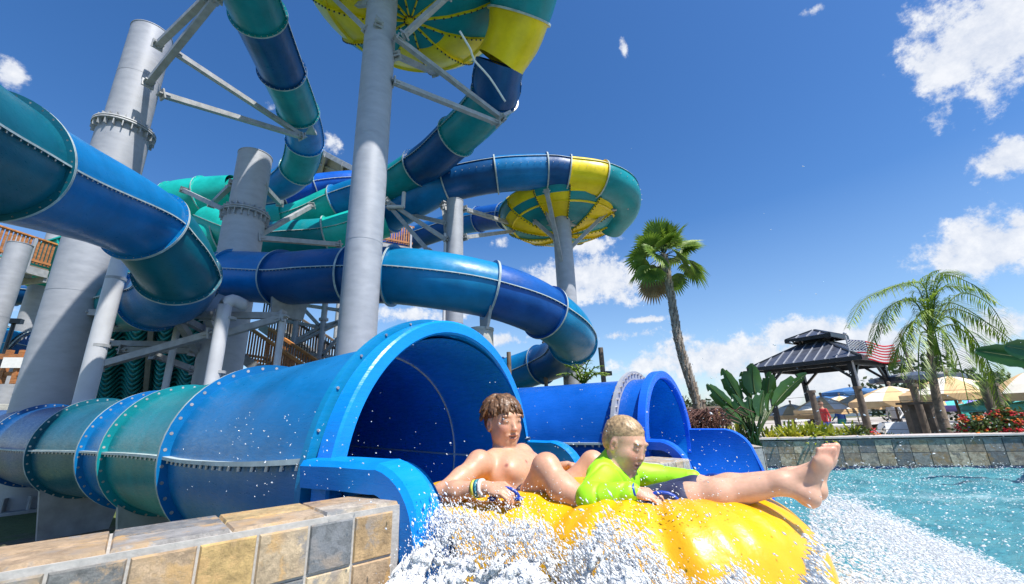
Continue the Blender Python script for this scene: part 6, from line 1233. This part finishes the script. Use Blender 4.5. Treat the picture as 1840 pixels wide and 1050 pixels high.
def foam():
    m = bpy.data.materials.new('frothy_white_water'); nt, nn, ll, b = nodes(m); tc = N(nt, 'ShaderNodeTexCoord'); mp = N(nt, 'ShaderNodeMapping'); mp.inputs['Rotation'].default_value = (0, .5, -.5); mp.inputs['Scale'].default_value = (1, 2.4, 2.4); ll.new(tc.outputs['Object'], mp.inputs[0])
    n1 = N(nt, 'ShaderNodeTexNoise', Scale=22, Detail=9, Roughness=.8, Distortion=.8); ll.new(mp.outputs[0], n1.inputs[0]); r = ramp(nt, n1.outputs[0], [(.3, (.74, .80, .84)), (.48, (.93, .94, .95)), (.75, (.97, .97, .97))]); ll.new(r.outputs[0], b.inputs['Base Color'])
    b.inputs['Roughness'].default_value = .4; n2 = N(nt, 'ShaderNodeTexVoronoi', Scale=120); ll.new(mp.outputs[0], n2.inputs[0]); bp = N(nt, 'ShaderNodeBump', Strength=1, Distance=.006); ll.new(n1.outputs[0], bp.inputs['Height']); bp2 = N(nt, 'ShaderNodeBump', Strength=.8, Distance=.004, invert=True); ll.new(n2.outputs[0], bp2.inputs['Height']); ll.new(bp.outputs[0], bp2.inputs['Normal']); ll.new(bp2.outputs[0], b.inputs['Normal']); tr(m, .12); return m
MT['foam'] = foam()
def Qs(px, py, s):                       # sight line met with a plane parallel to the slide axis
    d = ray(px, py); c = np.array([C0[0], C0[1], CAMZ]); t = ((C0-CAM*[1, 1, 0])@Sd+s)/(d@Sd); p = CAM+d*t; return (p-C0)@Hd, p[2]
S1 = -.70
edge = [(786, 905), (800, 918), (848, 930), (900, 948), (945, 938), (968, 952), (1000, 968), (1016, 1010), (1022, 1040), (1030, 1010), (1040, 978), (1075, 960), (1092, 928), (1112, 955), (1145, 960), (1180, 1005), (1220, 1050), (1260, 1080), (1290, 1060), (1320, 1030), (1345, 1050), (1380, 1090), (1440, 1085), (1462, 1000), (1472, 960)]
EH, EZ = np.array([Qs(x, y, S1) for x, y in edge]).T
def ztop(h): return np.interp(h, EH, EZ)
def wob(h, sd=3, f=5): return vnoise(np.stack([h, h*0, h*0], 1), f, sd)
hm_, hM = EH.min(), EH.max()
n = 22000
h = RNG.uniform(hm_, hM, n); s_ = S1-.02+RNG.normal(0, .035, n); dz = RNG.exponential(.028, n); up_ = RNG.random(n) < .22; zt_ = ztop(h)+.009*wob(h, 3, 6)+.006*wob(h, 5, 20)-.008
z = np.where(up_, zt_+RNG.exponential(.016, n), zt_-dz*1.3); s_ = s_-1.15*np.clip(zt_-z, 0, .25); k = (z > .05); sz = (.0008+.0030*RNG.random(n)**5); Pc = LV(h, s_, z)[k]
drops('splash_spray', 'dense white spray thrown up along the near side of the yellow raft', Pc, sz[k], np.tile(Hd*.75-Sd*.3-UPz*.6, (len(Pc), 1)), 3.2)
def sheet(name, label, h0, h1, nh=420, nv=90, seed=1, amp=.03):
    H_ = np.linspace(h0, h1, nh); Vv = np.linspace(0, 1, nv)**2.4; A_, B_ = np.meshgrid(H_, Vv, indexing='ij'); base = np.stack([A_.ravel()*2.2+B_.ravel()*1.4, B_.ravel()*2.2, B_.ravel()*0], 1)
    n1 = (vnoise(base, 2.4, seed)+.4*vnoise(base, 7, seed+1)+.18*vnoise(base, 19, seed+2)).reshape(A_.shape); zt_ = (ztop(A_.ravel())+.009*wob(A_.ravel(), 3, 6)).reshape(A_.shape)+.004
    zv = zt_*(1-B_)+.05*B_+n1*amp*.35*(.3+B_); sv = S1-.01-1.15*np.clip(zt_*B_, 0, .30)-.25*np.clip(zt_*B_-.3, 0, 1)-np.abs(n1)*amp*1.2; V = LV(A_.ravel(), sv.ravel(), zv.ravel()); idx = np.arange(nh*nv).reshape(nh, nv); q = np.stack([idx[:-1, :-1], idx[1:, :-1], idx[1:, 1:], idx[:-1, 1:]], -1).reshape(-1, 4)
    jag = vnoise(np.stack([A_.ravel()*9+B_.ravel()*6, B_.ravel()*9, 0*A_.ravel()], 1), 1, seed+6)+vnoise(np.stack([A_.ravel()*34, B_.ravel()*34, 0*A_.ravel()], 1), 1, seed+7)*.6; keep = (jag > (.75-B_.ravel()*10.0))[q].all(1)
    o = npmesh(name, V, q[keep], MT['foam']); o.modifiers.new('thick', 'SOLIDIFY').thickness = .005; return tag(o, label, 'splash', kind='stuff')
sheet('splash_sheet', 'frothy white sheet of water peeling off the near side of the raft', hm_+.01, hM, seed=3)
# splash to the right of the raft nose: a fan of spray rising from the pool
re_ = [(1462, 915), (1500, 905), (1545, 920), (1596, 942), (1672, 980), (1750, 1012), (1830, 1052), (1900, 1090)]
n = 48000; i = RNG.integers(0, 99, n); tt = RNG.random(n)**.8; xs_ = 1455+tt*430; top_ = np.interp(xs_, [p[0] for p in re_], [p[1] for p in re_])
ys_ = top_+RNG.exponential(60, n)-8-22*RNG.random(n)**3; fr2 = np.clip((ys_-top_)/120, 0, 1); Yd = 2.6-1.0*tt*0-.9*fr2+RNG.normal(0, .12, n); Yd = np.clip(Yd, 1.25, 3.2)
x_ = (xs_-920)/FPX; y_ = (525-ys_)/FPX; cs, sn = math.cos(ROLL), math.sin(ROLL); xr = cs*x_-sn*y_; yr = sn*x_+cs*y_; dd = np.stack([xr, math.cos(PITCH)-yr*math.sin(PITCH), math.sin(PITCH)+yr*math.cos(PITCH)], 1); Pc = CAM+dd*(Yd/dd[:, 1])[:, None]
k = (Pc[:, 2] > .02)&(((Pc-C0)@Hd) > 1.48); Pc = Pc[k]; drops('splash_spray', 'white spray fanning over the pool ahead of the raft nose', Pc, (.0010+.0036*RNG.random(len(Pc))**6), np.tile(Hd*.9+UPz*-.35, (len(Pc), 1)), 3.2)
# scattered drops around the riders
n = 1000; h = RNG.uniform(.0, 1.7, n); s_ = RNG.uniform(-.95, .5, n); z = .60+RNG.exponential(.13, n); Pc = LV(h, s_, z); drops('water_drops', 'scattered bright drops hanging in the air around the two riders', Pc, .0010+.0024*RNG.random(n)**4, np.tile(Hd*.8-UPz*.5, (n, 1)), 1.9, 'clear')
n = 400; h = RNG.normal(.62, .12, n); s_ = RNG.normal(-.45, .06, n); z = .70+np.abs(RNG.normal(0, .035, n)); Pc = LV(h, s_, z); drops('water_drops', 'splashing drops leaping beside the hand of the teenage rider', Pc, .0012+.0022*RNG.random(n)**3, np.tile(Hd*.5+UPz*.8, (n, 1)), 1.5)
n = 300; h = RNG.normal(1.12, .10, n); s_ = RNG.normal(-.32, .07, n); z = .70+np.abs(RNG.normal(0, .04, n)); Pc = LV(h, s_, z); drops('water_drops', 'splashing drops leaping beside the hand of the young boy', Pc, .0012+.0022*RNG.random(n)**3, np.tile(Hd*.8-UPz*.5, (n, 1)), 1.8)
# chop and sparkle over the pool
n = 9000; x = RNG.uniform(1.0, 8.5, n); y = RNG.uniform(2.3, 7.6, n); z = .03+RNG.exponential(.07, n)*np.exp(-np.hypot(x-1.2, y-2.4)/4)*2; k = side(wp[1], wp[2], x, y) < -.1; Pc = np.stack([x, y, z], 1)[k]; drops('water_drops', 'fine spray drops flying low across the pool surface', Pc, (.0025+.006*RNG.random(n)**4)[k], np.tile([.9, -.3, .1], (len(Pc), 1)), 1.9)
n = 500; x = RNG.uniform(1.2, 6.5, n); y = RNG.uniform(2.5, 7.5, n); z = .4+RNG.exponential(.5, n); Pc = np.stack([x, y, z], 1); drops('water_drops', 'sparse high drops flying above the pool toward the gazebo', Pc, .002+.0035*RNG.random(n)**2, np.tile([.95, -.2, .15], (n, 1)), 2.2, 'clear')
n = 130; h = RNG.uniform(-.3, .6, n); s_ = RNG.uniform(-1.1, -.8, n); z = .80+RNG.random(n)*.25; Pc = LV(h, s_, z); drops('water_drops', 'small drops in front of the slide mouth and tiled wall', Pc, .001+.002*RNG.random(n)**3, np.tile([.6, -.3, -.5], (n, 1)), 1.8, 'clear')
n = 1500; h = RNG.normal(.62, .05, n); s_ = RNG.normal(-.78, .05, n); z = RNG.uniform(.35, .66, n); Pc = LV(h, s_, z); drops('water_drops', 'lacy string of drops falling beside the curved blue lip', Pc, .0012+.003*RNG.random(n)**4, np.tile([.3, -.2, -.9], (n, 1)), 1.6)
